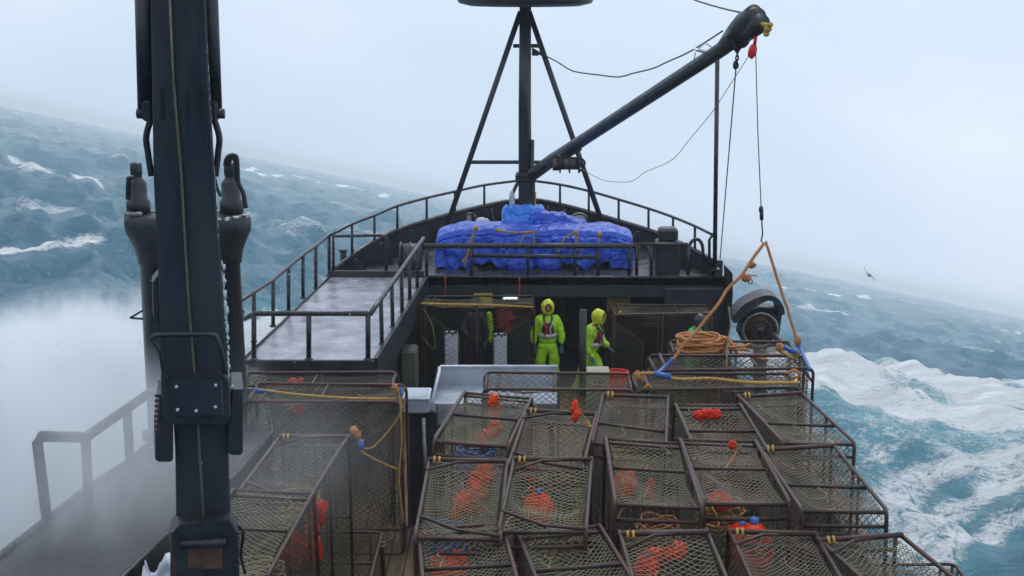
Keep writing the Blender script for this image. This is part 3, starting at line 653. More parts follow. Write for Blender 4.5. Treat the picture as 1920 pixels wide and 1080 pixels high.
def df2(u): return 0
o = tarp_mesh(x2, P(1010, 400, Y=TY + 1.).x + .1, TY + .8, TY + 1.5, tz1 - .1, P(985, 392, Y=TY + 1).z, 'tarp2', 'lighter blue tarpaulin bundled round the foot of the mast', df2, 23, bulge=.2)
o = tarp_mesh(P(1000, 400, Y=TY + .9).x, P(1105, 400, Y=TY + 1.).x, TY + .7, TY + 1.4, tz1 - .35, P(1010, 392, Y=TY + 1).z, 'tarp', 'blue tarpaulin peak sloping down to the right of the mast foot', df2, 31, bulge=.3, slope=.38)
# lashings
g = 'yellow rope lashings on the blue tarpaulin'
lash = [([(893, 428), (882, 452), (871, 500)], 'double yellow lashing at the left end of the blue tarpaulin'), ([(890, 428), (880, 470), (866, 492)], None),
        ([(934, 432), (965, 436), (1004, 434)], 'yellow lashing gathered below the lighter blue bundle'), ([(1004, 434), (985, 440), (975, 458)], None), ([(1000, 436), (1002, 460)], None),
        ([(1080, 436), (1060, 445), (1046, 475)], 'yellow lashing knotted right of the mast on the blue tarpaulin'), ([(1078, 436), (1082, 470)], None), ([(1084, 438), (1076, 468)], None),
        ([(1124, 440), (1122, 486)], 'single thin yellow lashing near the right end of the tarpaulin')]
cur = None
for pts, lb in lash:
    q = [P(x, y, Y=TY - .17 + .02 * (i % 2)) for i, (x, y) in enumerate(pts)]
    if lb:
        cur = thing('lashing', lb, 'rope', tuple(q[0]), g)
        mb = MB(); mb.ball(q[0], (.05, .04, .045), lump=.6, seed=len(pts)); mb.build('knot', 'yrope', cur)
    mb = MB(); mb.tube(smooth_path(q, 5), .019, 6); mb.build('rope_turn', 'yrope', cur)
# machine under the tarp
wm = thing('anchor_winch', 'dark winch with round drums showing under the blue tarpaulin', 'winch', (0, TY, FZ))
mb = MB(); mb.box((P(985, 480, Y=TY).x - .0, TY + .7, FZ + .36), (3.1, .8, .5), bev=.05); mb.build('bed', 'cranedark', wm)
for px in (975, 1048, 1075, 1108):
    q = P(px, 497, Y=TY + .05); mb = MB(); mb.tube([q + Vector((-.09, .2, 0)), q + Vector((.09, .2, 0))], .2, 20); mb.tube([q + Vector((-.2, .2, 0)), q + Vector((.2, .2, 0))], .07, 12); mb.build('drum', 'cranedark', wm)
for px, sc in ((975, .30), (1030, .26)):
    q = P(px, 497, Y=TY - .02); mb = MB(); mb.ball(q, (sc, .14, .19), nu=20, nv=11, lump=.12, seed=px); mb.build('drum_cover', 'tarp', wm)
for px in (890, 1080):
    q = P(px, 510, Y=TY + .02); mb = MB(); mb.box(q + Vector((0, .1, .04)), (.14, .2, .2), bev=.02); mb.build('foot', 'bsteel', wm)
# low guard rails in front of tarp
t_ = thing('railing', 'double horizontal black guard bars in front of the blue tarpaulin', 'railing', tuple(P(985, 518, Y=YF + .12)))
mb = MB(); mb.tube([P(795, 461, Y=YF + .12), P(1194, 461, Y=YF + .12)], .055, 8); mb.build('top_rail', 'rail', t_)
mb = MB(); mb.tube([P(885, 479, Y=YF + .12), P(1120, 482, Y=YF + .12)], .045, 8); mb.build('mid_rail', 'rail', t_)
for px in (800, 884, 990, 1078, 1122, 1180): mb = MB(); mb.tube([P(px, 461, Y=YF + .12), P(px, 517, Y=YF + .12)], .034, 8); mb.build('post', 'rail', t_)
# bow deck clutter
c_ = P(1250, 518, Y=YF + .5)
t_ = thing('machine_housing', 'dark box shaped machine housing with rounded cap on the starboard bow deck', 'housing', (c_.x, c_.y, FZ))
zt = P(1250, 450, Y=YF + .5).z
mb = MB(); mb.box((c_.x, c_.y, (FZ + zt) / 2), (.50, .42, zt - FZ), bev=.03); mb.build('cabinet', 'bulk', t_)
mb = MB(); mb.box((c_.x, c_.y, zt + .13), (.40, .38, .27), bev=.05); mb.build('cap', 'black', t_)
for px, py, m_, lb in ((655, 478, 'black', 'pair of short black mooring bollards beside the port bow bulwark'),):
    q = P(px, 500, z=FZ); t_ = thing('bollard', lb, 'bollard', tuple(q))
    for dx in (-.12, .14):
        mb = MB(); mb.tube([q + Vector((dx, 0, 0)), q + Vector((dx, 0, .33))], .07, 12); mb.tube([q + Vector((dx, 0, .33)), q + Vector((dx, 0, .37))], .09, 12); mb.build('post', m_, t_)
    mb = MB(); mb.box(q + Vector((0, 0, .02)), (.55, .25, .04), bev=.01); mb.build('base', m_, t_)
q = P(770, 492, Y=YF + .5); t_ = thing('black_drum', 'round black drum lying on the bow deck left of the blue tarpaulin', 'drum', (q.x, q.y, FZ))
mb = MB(); mb.tube([(q.x - .2, q.y, FZ + .3), (q.x + .2, q.y, FZ + .3)], .3, 22); mb.build('shell', 'black', t_)
for dx in (-.2, .0, .2): mb = MB(); mb.tube([(q.x + dx - .02, q.y, FZ + .3), (q.x + dx + .02, q.y, FZ + .3)], .33, 22); mb.build('rim', 'cranedark', t_)
for (px, py, sx, sz, lb) in ((905, 418, .3, .12, 'white hose coil on the bow deck left of the mast behind the tarpaulin'), (960, 378, .12, .26, 'white pod fixed beside the mast foot'), (1068, 420, .18, .1, 'white lump of gear on the deck right of the mast')):
    mb = MB(); mb.ball(P(px, py, Y=MY - .4), (sx * .55, .15, sz), lump=.3, seed=px); o = mb.build('bow_gear', 'white'); o['label'] = lb; o['category'] = 'gear'
for (px, lb) in ((1305, 'rounded grey pipe elbow behind the starboard bow rail'), (1207, 'curved grey hose hanging between tarpaulin and machine housing')):
    q = P(px, 470 if px > 1300 else 480, Y=YF + .4); mb = MB(); mb.tube(smooth_path([q + Vector((-.15, 0, -.35)), q + Vector((-.14, 0, .1)), q + Vector((0, 0, .24)), q + Vector((.13, 0, .1)), q + Vector((.15, 0, -.35))]), .035, 8); o = mb.build('hose', 'bulk' if px > 1300 else 'bsteel'); o['label'] = lb; o['category'] = 'hose'

# ================================================================== knuckle crane close to the camera
CY = 9.0
cr_ = thing('deck_crane', 'huge dark steel crane boom hanging close to the camera with a cable down its face', 'crane', tuple(P(385, 1150, Y=CY)))
def plank(pl, pr, Y0, depth, m_, name, parent, ydr=0, bev=0):
    # pl, pr: lists of (x,y) picture points down the left and right edges of the front face
    vs = []; fs = []; k = len(pl)
    for i, (a, b_) in enumerate(zip(pl, pr)):
        Y_ = Y0 + ydr * i; A_, B_ = P(*a, Y=Y_), P(*b_, Y=Y_); D = ((A_ + B_) / 2 - CO); D.z = 0; D = D.normalized() * depth
        e = (B_ - A_).normalized() * .012
        vs += [A_ + Vector((0, .012, 0)), A_ + e, B_ - e, B_ + Vector((0, .012, 0)), B_ + D, A_ + D]
    for i in range(k - 1):
        for j in range(6): fs.append((i * 6 + j, i * 6 + (j + 1) % 6, i * 6 + 6 + (j + 1) % 6, i * 6 + 6 + j))
    fs += [tuple(range(6)), tuple((k - 1) * 6 + j for j in range(5, -1, -1))]
    mb = MB(); mb.add(vs, fs); return mb.build(name, m_, parent)
plank([(281, -60), (284, 150), (287, 330), (296, 520), (302, 740)], [(383, -60), (392, 150), (402, 330), (416, 520), (430, 740)], CY, .5, 'crane', 'outer_boom', cr_)
ob = cr_.children[-1]
plank([(322, 740), (328, 850), (330, 1000), (328, 1180)], [(424, 740), (428, 850), (433, 1000), (437, 1180)], CY + .06, .36, 'crane', 'inner_boom', cr_)
mb = MB(); mb.tube([P(316, -60, Y=CY - .03), P(325, 150, Y=CY - .03), P(340, 330, Y=CY - .03), P(353, 560, Y=CY - .03), P(368, 740, Y=CY - .04), P(376, 880, Y=CY - .03), P(386, 1045, Y=CY - .03)], .0085, 8)
mb.build('hoist_cable', 'cable', cr_)
# slots in the boom face: black strips stand in for the shade inside them
for x, y0, y1 in ((304, 165, 225), (329, 178, 232), (351, 168, 232), (374, 160, 222)):
    mb = MB(); a, b_ = P(x, y0, Y=CY - .003), P(x + 2, y1, Y=CY - .003); wd = .011 if x in (304, 374) else .006
    mb.prism([a + Vector((-wd, 0, 0)), a + Vector((wd, 0, 0)), b_ + Vector((wd, 0, 0)), b_ + Vector((-wd, 0, 0))], (0, 0, 0), (0, -.006, 0)); mb.build('slot_shade', 'hose', ob)
# side cylinders
for x0, x1, xl in ((263, 273, 0), (398, 405, 1)):
    mb = MB(); mb.tube([P(x0 + (6 if not xl else -6), -60, Y=CY + .25), P(x1 + (3 if not xl else -3), 208, Y=CY + .25)], .062 if not xl else .052, 14); mb.build('hydraulic_cylinder', 'cranedark', cr_)
    q = P(x1 + (-3 if not xl else 3), 213, Y=CY + .22); mb = MB(); mb.tube([q + Vector((-.045, 0, 0)), q + Vector((.045, 0, 0))], .034, 12); mb.box(q + Vector((.03 if not xl else -.03, 0, .02)), (.07, .09, .14), bev=.015); mb.build('pin', 'cranedark', cr_)
    q0 = P(282 if not xl else 402, 225, Y=CY + .2); q1 = P(284 if not xl else 404, 330, Y=CY + .2)
    mb = MB(); mb.tube(smooth_path([q0, q0.lerp(q1, .3) + Vector((-.03 if not xl else .03, 0, 0)), q0.lerp(q1, .6) + Vector((-.02 if not xl else .02, 0, 0)), q1]), .022, 8); mb.build('hose', 'cranedark', cr_)
# sleeve with loop handle
lp = smooth_path([P(313, 712, Y=CY - .12), P(306, 690, Y=CY - .13), P(301, 660, Y=CY - .16), P(288, 640, Y=CY - .17), P(287, 632, Y=CY - .17), P(300, 628, Y=CY - .17), P(350, 627, Y=CY - .17), P(395, 627, Y=CY - .17), P(407, 636, Y=CY - .17), P(417, 668, Y=CY - .15), P(422, 700, Y=CY - .13)], 4)
mb = MB(); mb.tube(lp, .0165, 10); mb.build('guard_hoop', 'cranedark', cr_)
plank([(312, 700), (306, 716), (304, 780), (312, 796)], [(420, 700), (430, 716), (433, 780), (427, 796)], CY - .07, .2, 'cranedark', 'bolt_plate', cr_); bp_o = cr_.children[-1]
plank([(317, 712), (316, 780)], [(416, 712), (420, 778)], CY - .085, .02, 'crane', 'cover_plate', cr_)
for x, y in ((331, 725), (405, 722), (333, 768), (404, 763), (368, 770)):
    mb = MB(); q = P(x, y, Y=CY - .09); mb.tube([q + Vector((0, -.012, 0)), q + Vector((0, .012, 0))], .0105, 8); mb.build('bolt', 'ice', bp_o)
for xl, xr, yt, yb in ((290, 324, 745, 866), (426, 455, 730, 853)):
    plank([(xl + 8, yt), (xl + 2, yt + 60), (xl, yb - 45), (xl, yb - 4), (xl + 5, yb)], [(xr, yt), (xr, yt + 60), (xr, yb - 45), (xr, yb - 6), (xr - 3, yb)], CY - .04, .42, 'cranedark', 'side_cheek', cr_)
for i in range(8):
    q = P(296 - (1 if i > 3 else 0), 742 + i * 9.5, Y=CY - .02); mb = MB(); mb.tube([q + Vector((-.02, 0, 0)), q + Vector((.02, 0, 0))], .011, 8); mb.build('bolt', 'cranedark', cr_)
plank([(297, 515), (285, 530), (287, 600), (300, 625)], [(300, 510), (300, 530), (300, 600), (302, 625)], CY + .1, .2, 'cranedark', 'hose_bundle', cr_)
mb = MB()
for i in range(34):
    y = 500 + i * 7 + random.uniform(-9, 9); x = 417 + .055 * (y - 500) + (4 if y > 720 else 0)
    mb.ball(P(x + random.uniform(-2, 3), y, Y=CY + .02), (.009 * random.uniform(.3, 1.7), .010, .02 * random.uniform(.6, 2)), nu=6, nv=4, lump=.8, seed=i)
for i in range(70):
    y = random.uniform(20, 500); x = 383.5 + .0595 * y
    mb.ball(P(x, y, Y=CY + .01), (.0012 * random.uniform(.5, 1.6), .003, .012 * random.uniform(.3, 2.2)), nu=6, nv=4, lump=.8, seed=i)
mb.build('ice_crust', 'ice', cr_, kind='stuff')
# sheave box at the bottom
plank([(334, 985), (320, 1000), (318, 1180)], [(432, 975), (447, 1000), (450, 1180)], CY - .12, .24, 'cranedark', 'lower_head', cr_)
plank([(350, 1020), (350, 1066)], [(416, 1016), (416, 1066)], CY - .135, .03, 'rust', 'sheave_plate', cr_)
mb = MB(); mb.tube([P(340, 1022, Y=CY - .15), P(425, 1016, Y=CY - .15)], .03, 12); mb.build('sheave_pin', 'cranedark', cr_)
mb = MB(); q = P(376, 868, Y=CY - .02); mb.ball(q, .014, nu=8, nv=5); mb.build('cable_clip', 'tan', cr_)
mb = MB(); mb.tube(smooth_path([P(447, 985, Y=CY), P(456, 1000, Y=CY), P(452, 1040, Y=CY), P(460, 1075, Y=CY)]), .012, 6); mb.build('hose', 'cranedark', cr_)

# pedestals either side
PY = 18.0
for nm, cx_, sgn in (('left of the hanging boom', 290, -1), ('right of the hanging boom', 416, 1)):
    c_ = P(cx_, 430, Y=PY)
    pd = thing('crane_pedestal', 'dark round steel pedestal with hydraulic motor on top, ' + nm, 'pedestal', (c_.x, PY, 0), 'crane pedestals')
    zz = lambda y: P(cx_, y, Y=PY).z
    px2 = FOC / (PY * 1.02)
    def lathe(prof, k=28, ox=0):
        vs = []; fs = []
        for (r_, y) in prof:
            for j in range(k): q = 2 * math.pi * j / k; vs.append((c_.x + ox + r_ * math.cos(q), PY + r_ * math.sin(q), zz(y)))
        for i in range(len(prof) - 1):
            for j in range(k): fs.append((i * k + j, i * k + (j + 1) % k, i * k + k + (j + 1) % k, i * k + k + j))
        fs.append(tuple(range(k)))
        return vs, fs
    pxr = lambda v: v / px2
    shift = 0
    mb = MB(); mb.add(*lathe([(pxr(20), 545), (pxr(21), 545), (pxr(26), 470)][:0] + [(pxr(26), 470), (pxr(19), 500), (pxr(18), 560)][:0] + [(pxr(31), 478), (pxr(33), 700), (pxr(34), 806), (pxr(46), 808), (pxr(46), 818)]), True); 
    mb.build('column', 'crane', pd)
    mb = MB(); mb.add(*lathe([(pxr(6), 398), (pxr(50), 400), (pxr(54), 405), (pxr(55), 418), (pxr(53), 434), (pxr(47), 446), (pxr(38), 468), (pxr(34), 492), (pxr(28), 494)]), True); mb.build('collar', 'cranedark', pd)
    mb = MB(); mb.add(*lathe([(pxr(5), 400), (pxr(22), 398.), (pxr(22), 376), (pxr(18), 374), (pxr(17.5), 344), (pxr(14), 338), (pxr(10), 334), (pxr(10), 329), (pxr(11), 327), (pxr(11), 308), (pxr(9), 305), (.005, 304)][::-1], 20, pxr(-28 if sgn < 0 else 20)), True); mb.build('motor', 'cranedark', pd)
    q0 = lambda x, y: P(cx_ + x + (-28 if sgn < 0 else 18), y, Y=PY - .27)
    if sgn < 0:
        mb = MB(); mb.tube([q0(-12, 333), q0(-21, 333), q0(-22, 374)], .034, 8); mb.build('pipe', 'hose', pd)
        mb = MB(); mb.tube([q0(-28, 402), q0(4, 402)], .034, 8); mb.build('pipe', 'bsteel', pd)
        mb = MB(); mb.tube([q0(-18, 596), q0(6, 582)], .015, 6); mb.tube([q0(-18, 596), q0(6, 598)], .015, 6); mb.build('step', 'cranedark', pd)
    else:
        mb = MB(); mb.tube(smooth_path([q0(-12, 310), q0(-8, 296), q0(2, 291), q0(10, 297), q0(12, 330), q0(14, 345), q0(22, 362), q0(27, 390)]), .03, 8); mb.tube(smooth_path([q0(-5, 312), q0(-2, 300), q0(4, 298), q0(7, 310), q0(9, 340)]), .022, 8); mb.build('hose', 'hose', pd)
        mb = MB(); mb.tube(smooth_path([q0(-32, 330), q0(-27, 352), q0(-20, 368)]), .022, 6); mb.build('hose', 'hose', pd)
    mb = MB()
    for i in range(26):
        a = random.uniform(math.pi, 2 * math.pi); mb.ball((c_.x + pxr(52) * math.cos(a), PY + pxr(52) * math.sin(a), zz(random.uniform(398, 404))), (.035, .03, .015 * random.uniform(.5, 1.6)), nu=6, nv=4, lump=.6, seed=i)
    if sgn > 0: mb.build('ice_crust', 'ice', pd, kind='stuff')
# white torn plastic and tie at bottom left
mb = MB(); q = P(280, 1065, Y=11.5)
vs = []; fs = []
for i in range(13):
    for j in range(13):
        u, v = i / 12, j / 12; vs.append((q.x - .1 + .34 * u, q.y + .2 * v + .08 * noise.noise(Vector((u * 3, v * 3, 1))), q.z - .3 + .30 * v * (.4 + .8 * noise.noise(Vector((u * 2.3, v, 7))) + .5) + .05 * noise.noise(Vector((u * 7, v * 7, 3)))))
for i in range(12):
    for j in range(12): a = i * 13 + j; fs.append((a, a + 13, a + 14, a + 1))
mb.add(vs, fs, True); o = mb.build('plastic_sheet', 'white'); o['label'] = 'crumpled white plastic sheet at the foot of the port pots left of the crane'; o['category'] = 'plastic sheet'
sm = o.modifiers.new('s', 'SOLIDIFY'); sm.thickness = .008

# ================================================================== crab pots
def net(mb, q00, q10, q11, q01, ca, cb, r, sag=.03, seed=0, seg=.19, nrm=None):
    q00, q10, q11, q01 = map(Vector, (q00, q10, q11, q01)); W = ((q10 - q00).length + (q11 - q01).length) / 2; H = ((q01 - q00).length + (q11 - q10).length) / 2
    nr_ = (q10 - q00).cross(q01 - q00).normalized()
    def pt(x, y):
        u, v = x / W, y / H; p = q00.lerp(q10, u).lerp(q01.lerp(q11, u), v)
        e_ = math.sin(math.pi * min(max(u, 0), 1)) * math.sin(math.pi * min(max(v, 0), 1)); k = min(1, e_ * 2.5)
        nn = Vector((x * 2.2, y * 2.2, seed)); d = noise.noise_vector(nn)
        return p + nr_ * (sag * e_ + .05 * sag / .03 * d.z * k * .6) + (q10 - q00).normalized() * (.05 * d.x * k) + (q01 - q00).normalized() * (.05 * d.y * k)
    m_ = cb / ca; vs = []; fs = []
    for fam in (1, -1):
        c0_, c1_ = (-m_ * W, H) if fam > 0 else (0, H + m_ * W); c_ = c0_ + cb / 2
        while c_ < c1_:
            if fam > 0: xa_, xb_ = max(0, -c_ / m_), min(W, (H - c_) / m_); f_ = lambda x: m_ * x + c_
            else: xa_, xb_ = max(0, (c_ - H) / m_), min(W, c_ / m_); f_ = lambda x: c_ - m_ * x
            if xb_ - xa_ > .02:
                ln = (xb_ - xa_) * math.hypot(1, m_); k = max(1, int(ln / seg)); o = len(vs)
                for i in range(k + 1):
                    x = xa_ + (xb_ - xa_) * i / k; p = pt(x, f_(x)); d = ((q10 - q00).normalized() - fam * m_ * 0 * nr_)
                    t_ = ((q10 - q00).normalized() + (q01 - q00).normalized() * fam * m_).normalized(); s_ = t_.cross(nr_)
                    vs += [p + s_ * r, p - s_ * r * .5 + nr_ * r * .87, p - s_ * r * .5 - nr_ * r * .87]
                for i in range(k):
                    for j in range(3): fs.append((o + i * 3 + j, o + i * 3 + (j + 1) % 3, o + i * 3 + 3 + (j + 1) % 3, o + i * 3 + 3 + j))
            c_ += cb
    mb.add(vs, fs)
PW, PL, PH = .79, 2.02, 2.1
def rr_loop(x, a0, a1, b0, b1, rad=.09, k=4):
    pts = []
    for (cy_, cz, s0) in ((a1 - rad, b1 - rad, 0), (a0 + rad, b1 - rad, 90), (a0 + rad, b0 + rad, 180), (a1 - rad, b0 + rad, 270)):
        for i in range(k + 1): q = math.radians(s0 + 90 * i / k); pts.append((x, cy_ + rad * math.cos(q), cz + rad * math.sin(q)))
    return pts
def make_pot(name, variant, netm, rseed, tunnel=True):
    t_ = thing(name, '-', 'crab pot', (0, 0, 0), 'crab pots on deck'); rnd = random.Random(rseed)
    w_, l_, h_ = PW / 2, PL / 2, PH
    mb = MB(); br = .021
    for s_ in (-1, 1):
        mb.tube(rr_loop(s_ * w_, -l_, l_, 0, h_), br, 7, closed=True)
        mb.tube([(s_ * (w_ - .0), 0, .01), (s_ * (w_ + .0), 0, h_ - .01)], br * .75, 6)
    for y in (-l_ + .03, l_ - .03):
        for z in (.02, h_ - .03): mb.tube([(-w_, y, z), (w_, y, z)], br, 7)
        mb.tube([(-w_, y, h_ * .5), (w_, y, h_ * .5)], br * .8, 6)
    for y in (-l_ + .012, l_ - .012): mb.tube([(-w_, y, h_ - .17), (w_, y, h_ - .17)], br * .9, 6)
    for z in (.02, ): mb.tube([(-w_, 0, z), (w_, 0, z)], br * .8, 6)
    mb.build('frame', 'potsteel', t_)
    bars = {0: [([(-w_, .05, h_ - .02), (w_, .05, h_ - .03)], .85), ([(-w_, l_ - .2, h_ - .02), (w_, l_ - .2, h_ - .02)], .7)],
            1: [([(-w_, -l_ + .42, h_), (0, -l_ + .12, h_ + .02), (w_, -l_ + .04, h_)], .8), ([(-w_, l_ - .45, h_), (-.1, l_ - .2, h_ + .02), (w_, l_ - .12, h_)], .8), ([(-w_, l_ - .16, h_ + .02), (w_, l_ - .16, h_ + .02)], 1.2)],
            2: [([(-w_, -.3, h_ - .02), (w_, -.32, h_ - .02)], .85), ([(-w_, l_ - .16, h_ + .01), (w_, l_ - .16, h_ + .01)], 1.2)]}[variant]
    for bp_, bs_ in bars: mb = MB(); mb.tube(bp_, br * bs_, 6); mb.build('cross_bar', 'potsteel', t_)
    g_ = .035; mb = MB(); a, b_ = .075, .05; e = .03
    for s_ in (-1, 1):
        x = s_ * (w_ - .02)
        net(mb, (x, -l_ + e, e), (x, l_ - e, e), (x, l_ - e, h_ - e), (x, -l_ + e, h_ - e), .105, .075, .003, -.02 * s_, rseed + s_)
    for y, s_ in ((-l_ + .05, 1), (l_ - .05, -1)):
        net(mb, (-w_ + e, y, e), (w_ - e, y, e), (w_ - e, y, h_ - e), (-w_ + e, y, h_ - e), .075, .09, .0032, -.03 * s_, rseed + 5 + s_)
    zt = h_ - .035
    net(mb, (-w_ + e, -l_ + e, .04), (w_ - e, -l_ + e, .04), (w_ - e, l_ - e, .04), (-w_ + e, l_ - e, .04), .12, .12, .003, .0, rseed + 12)
    mb.build('netting', netm, t_)
    mb = MB(); net(mb, (-w_ + e, -l_ + e, zt), (w_ - e, -l_ + e, zt), (w_ - e, l_ - e, zt), (-w_ + e, l_ - e, zt), [.066, .085, .06][rseed % 3], [.072, .075, .066][rseed % 3], .0036, -.09, rseed + 9); mb.build('top_netting', 'topnet_lit', t_)
    if tunnel:
        for s_ in (-1, 1):
            mb = MB()
            y0, y1 = s_ * (l_ - .06), s_ * .35
            o4 = [(-w_ + .08, y0, .25), (w_ - .08, y0, .25), (w_ - .08, y0, h_ - .3), (-w_ + .08, y0, h_ - .3)]; i4 = [(-.12, y1, .75), (.12, y1, .75), (.12, y1, 1.4), (-.12, y1, 1.4)]
            for k in range(4): net(mb, o4[k], o4[(k + 1) % 4], i4[(k + 1) % 4], i4[k], .13, .10, .003, .02, rseed + 20 + k)
            mb.tube(i4, .01, 5, closed=True)
            mb.build('tunnel', 'net2', t_)
    if variant:
        for dx in (0, .05): mb = MB(); mb.tube([(-w_ + .06 + dx, l_ - .2, h_ + .0), (-w_ + .06 + dx, l_ - .16, h_ + .05), (-w_ + .06 + dx, l_ - .11, h_ + .0)], .016, 6); mb.build('door_strap', 'yrope', t_)
    # odd ends of twine
    for i in range(3):
        mb = MB(); q = Vector((rnd.uniform(-w_, w_) * .9, rnd.uniform(-l_, l_) * .9, h_ + rnd.uniform(-.02, .03))); pts = [q]
        for k in range(4): q = q + Vector((rnd.uniform(-.08, .08), rnd.uniform(-.1, .1), rnd.uniform(-.05, .01))); pts.append(q)
        mb.tube(smooth_path(pts, 3), .005, 4); mb.build('twine', 'tan', t_)
    for ch_ in t_.children:      # knocked about: no two frames are quite square
        for vv in ch_.data.vertices:
            d_ = noise.noise_vector(vv.co * .9 + Vector((rseed * 3.1, 0, 0))); d2 = noise.noise_vector(vv.co * 2.4 + Vector((0, rseed, 0)))
            vv.co += Vector((d_.x * .045 + d2.x * .012, d_.y * .04, d_.z * .05 + d2.z * .012))
    return t_
protos = [make_pot('crab_pot', 0, 'net', 3), make_pot('crab_pot', 1, 'net', 8), make_pot('crab_pot', 2, 'netb', 14), make_pot('crab_pot', 0, 'netb', 21), make_pot('crab_pot', 1, 'net', 28)]
used_p = set()
def pot(v, label, loc, rot=(0, 0, 0), group='crab pots on deck'):
    if v < 2 and used_p >= {v} and random.random() < .5: v += 3
    p = protos[v]
    if v in used_p:
        r_ = p.copy(); C.objects.link(r_)
        for ch_ in list(p.children):
            c_ = ch_.copy(); C.objects.link(c_); c_.parent = r_; c_.matrix_parent_inverse = Matrix.Identity(4)
    else: r_ = p; used_p.add(v)
    r_.location = loc; r_.rotation_euler = rot; r_['label'] = label; r_['group'] = group; return r_
def pot_from_quad(v, label, TL, TR, BL, z, dz=0, L_=None):
    """stand a pot so that its upper narrow face starts at the two near/far corners measured off the photograph"""
    a = P(*TL, z=z); b_ = P(*TR, z=z); c_ = P(*BL, z=z)
    far = (a + b_) / 2; d = (a - c_); d.z = 0; yaw = math.atan2(-d.x, d.y) if d.length > .1 else 0
    fw = Vector((-math.sin(yaw), math.cos(yaw), 0)); ctr = far - fw * (PL / 2); ctr.z = z - PH
    return pot(v, label, ctr, (R(random.uniform(-1.6, 1.6)), R(random.uniform(-1.6, 1.6)), yaw)), yaw
sg = 'crab pots stacked upright in the starboard block'
ZT3 = 3.3
rows = [
 ('A1', 0, (873, 733), (989, 738), (820, 826), 'leftmost upright pot in the far row of the starboard block, beside the sorting table'),
 ('A2', 1, (997, 764), (1110, 767), (968, 846), 'second pot from the left in the far row of the starboard block'),
 ('A3', 2, (1127, 734), (1244, 736), (1108, 820), 'middle pot in the far row of the starboard block, straight behind the pale cross bar'),
 ('A4', 0, (1257, 756), (1376, 756), (1290, 826), 'second pot from the right in the far row of the starboard block'),
 ('A5', 2, (1384, 733), (1500, 732), (1464, 827), 'rightmost pot in the far row of the starboard block, next to the foaming sea'),
 ('B1', 1, (809, 853), (943, 856), (785, 962), 'leftmost pot in the middle row of the starboard block, with long orange buoys inside'),
 ('B2', 1, (968, 853), (1100, 853), (944, 974), 'second pot from the left in the middle row, with round orange buoys hanging inside'),
 ('B3', 0, (1131, 820), (1266, 822), (1150, 950), 'middle pot of the middle row in the starboard block, with a single orange buoy inside'),
 ('B4', 0, (1282, 820), (1420, 820), (1329, 946), 'second pot from the right in the middle row of the starboard block'),
 ('B5', 2, (1440, 831), (1565, 828), (1514, 950), 'rightmost pot in the middle row of the starboard block, overhanging the sea'),
 ('C1', 0, (782, 980), (950, 980), (792, 1085), 'nearest left pot of the starboard block, with an orange buoy low inside'),
 ('C2', 0, (972, 987), (1133, 984), (1012, 1085), 'second pot from the left in the nearest row of the starboard block'),
 ('C3', 1, (1158, 991), (1300, 987), (1186, 1085), 'middle pot of the nearest row, with a ring of orange and blue floats inside'),
 ('C4', 1, (1354, 984), (1519, 990), (1393, 1080), 'second pot from the right in the nearest row, with big orange buoys inside'),
 ('C5', 1, (1543, 1004), (1676, 988), (1625, 1085), 'nearest right corner pot of the starboard block, overhanging the sea'),
]
POS = {}
for nm, v, TL, TR, BL, lb in rows:
    z = ZT3 + {'A': .0, 'B': .03, 'C': -.06}[nm[0]] + random.uniform(-.03, .03) - (.1 if nm == 'A4' else 0)
    o, yaw = pot_from_quad(v, lb, TL, TR, BL, z); o['group'] = sg; POS[nm] = (o, yaw)
# bottom tier, lying flat under the upright ones
k = 0
names = ['far left', 'far middle', 'far right', 'near left', 'near middle', 'near right']
for j, yy in enumerate((15.0, 12.3)):
    for i, xx in enumerate((-.05, 2.15, 4.25)):
        pot(0, 'flat lying crab pot in the bottom tier under the starboard block, ' + names[k], (xx - 1.05 + .0, yy, .34 + PW / 2 - .02), (0, R(90), 0), 'crab pots lying flat in the bottom tier'); k += 1
# wide pots standing across behind the block
def wide_pot(v, label, xl, xr, yfront, Y, z=None, lean=0, grp='wide set pots behind the starboard block'):
    a = P(xl, yfront, Y=Y); b_ = P(xr, yfront, Y=Y); ctr = (a + b_) / 2; sc = (b_ - a).length / PL
    o = pot(v, label, Vector((ctr.x, Y + PW / 2, a.z - PH * sc)), (0, 0, R(90) + lean), grp); o.scale = (1, sc, sc); return o
Zb = 18.7
wide_pot(0, 'pot turned broadside in front of the fishermen, between sorting table and orange basket', 905, 1190, 729, Zb)
wide_pot(2, 'pot turned broadside with a yellow rope along its top edge, right of the orange basket', 1192, 1502, 728, Zb)
o = wide_pot(2, 'hooked pot at the starboard rail with rounded frame, wearing the blue sleeved rope bridle', 1225, 1526, 692, 19.7)
o = wide_pot(0, 'far upper pot under the heap of tan rope beside the pot hauler', 1262, 1500, 664, 21.2)
# pots under the forecastle
wide_pot(0, 'green netted pot leaning under the forecastle in front of white containers', 788, 1000, 572, YF - 1.6, grp='crab pots under the forecastle')
wide_pot(2, 'brown netted pot in the dim space right of the second fisherman', 1150, 1335, 588, YF - 1.2, grp='crab pots under the forecastle')
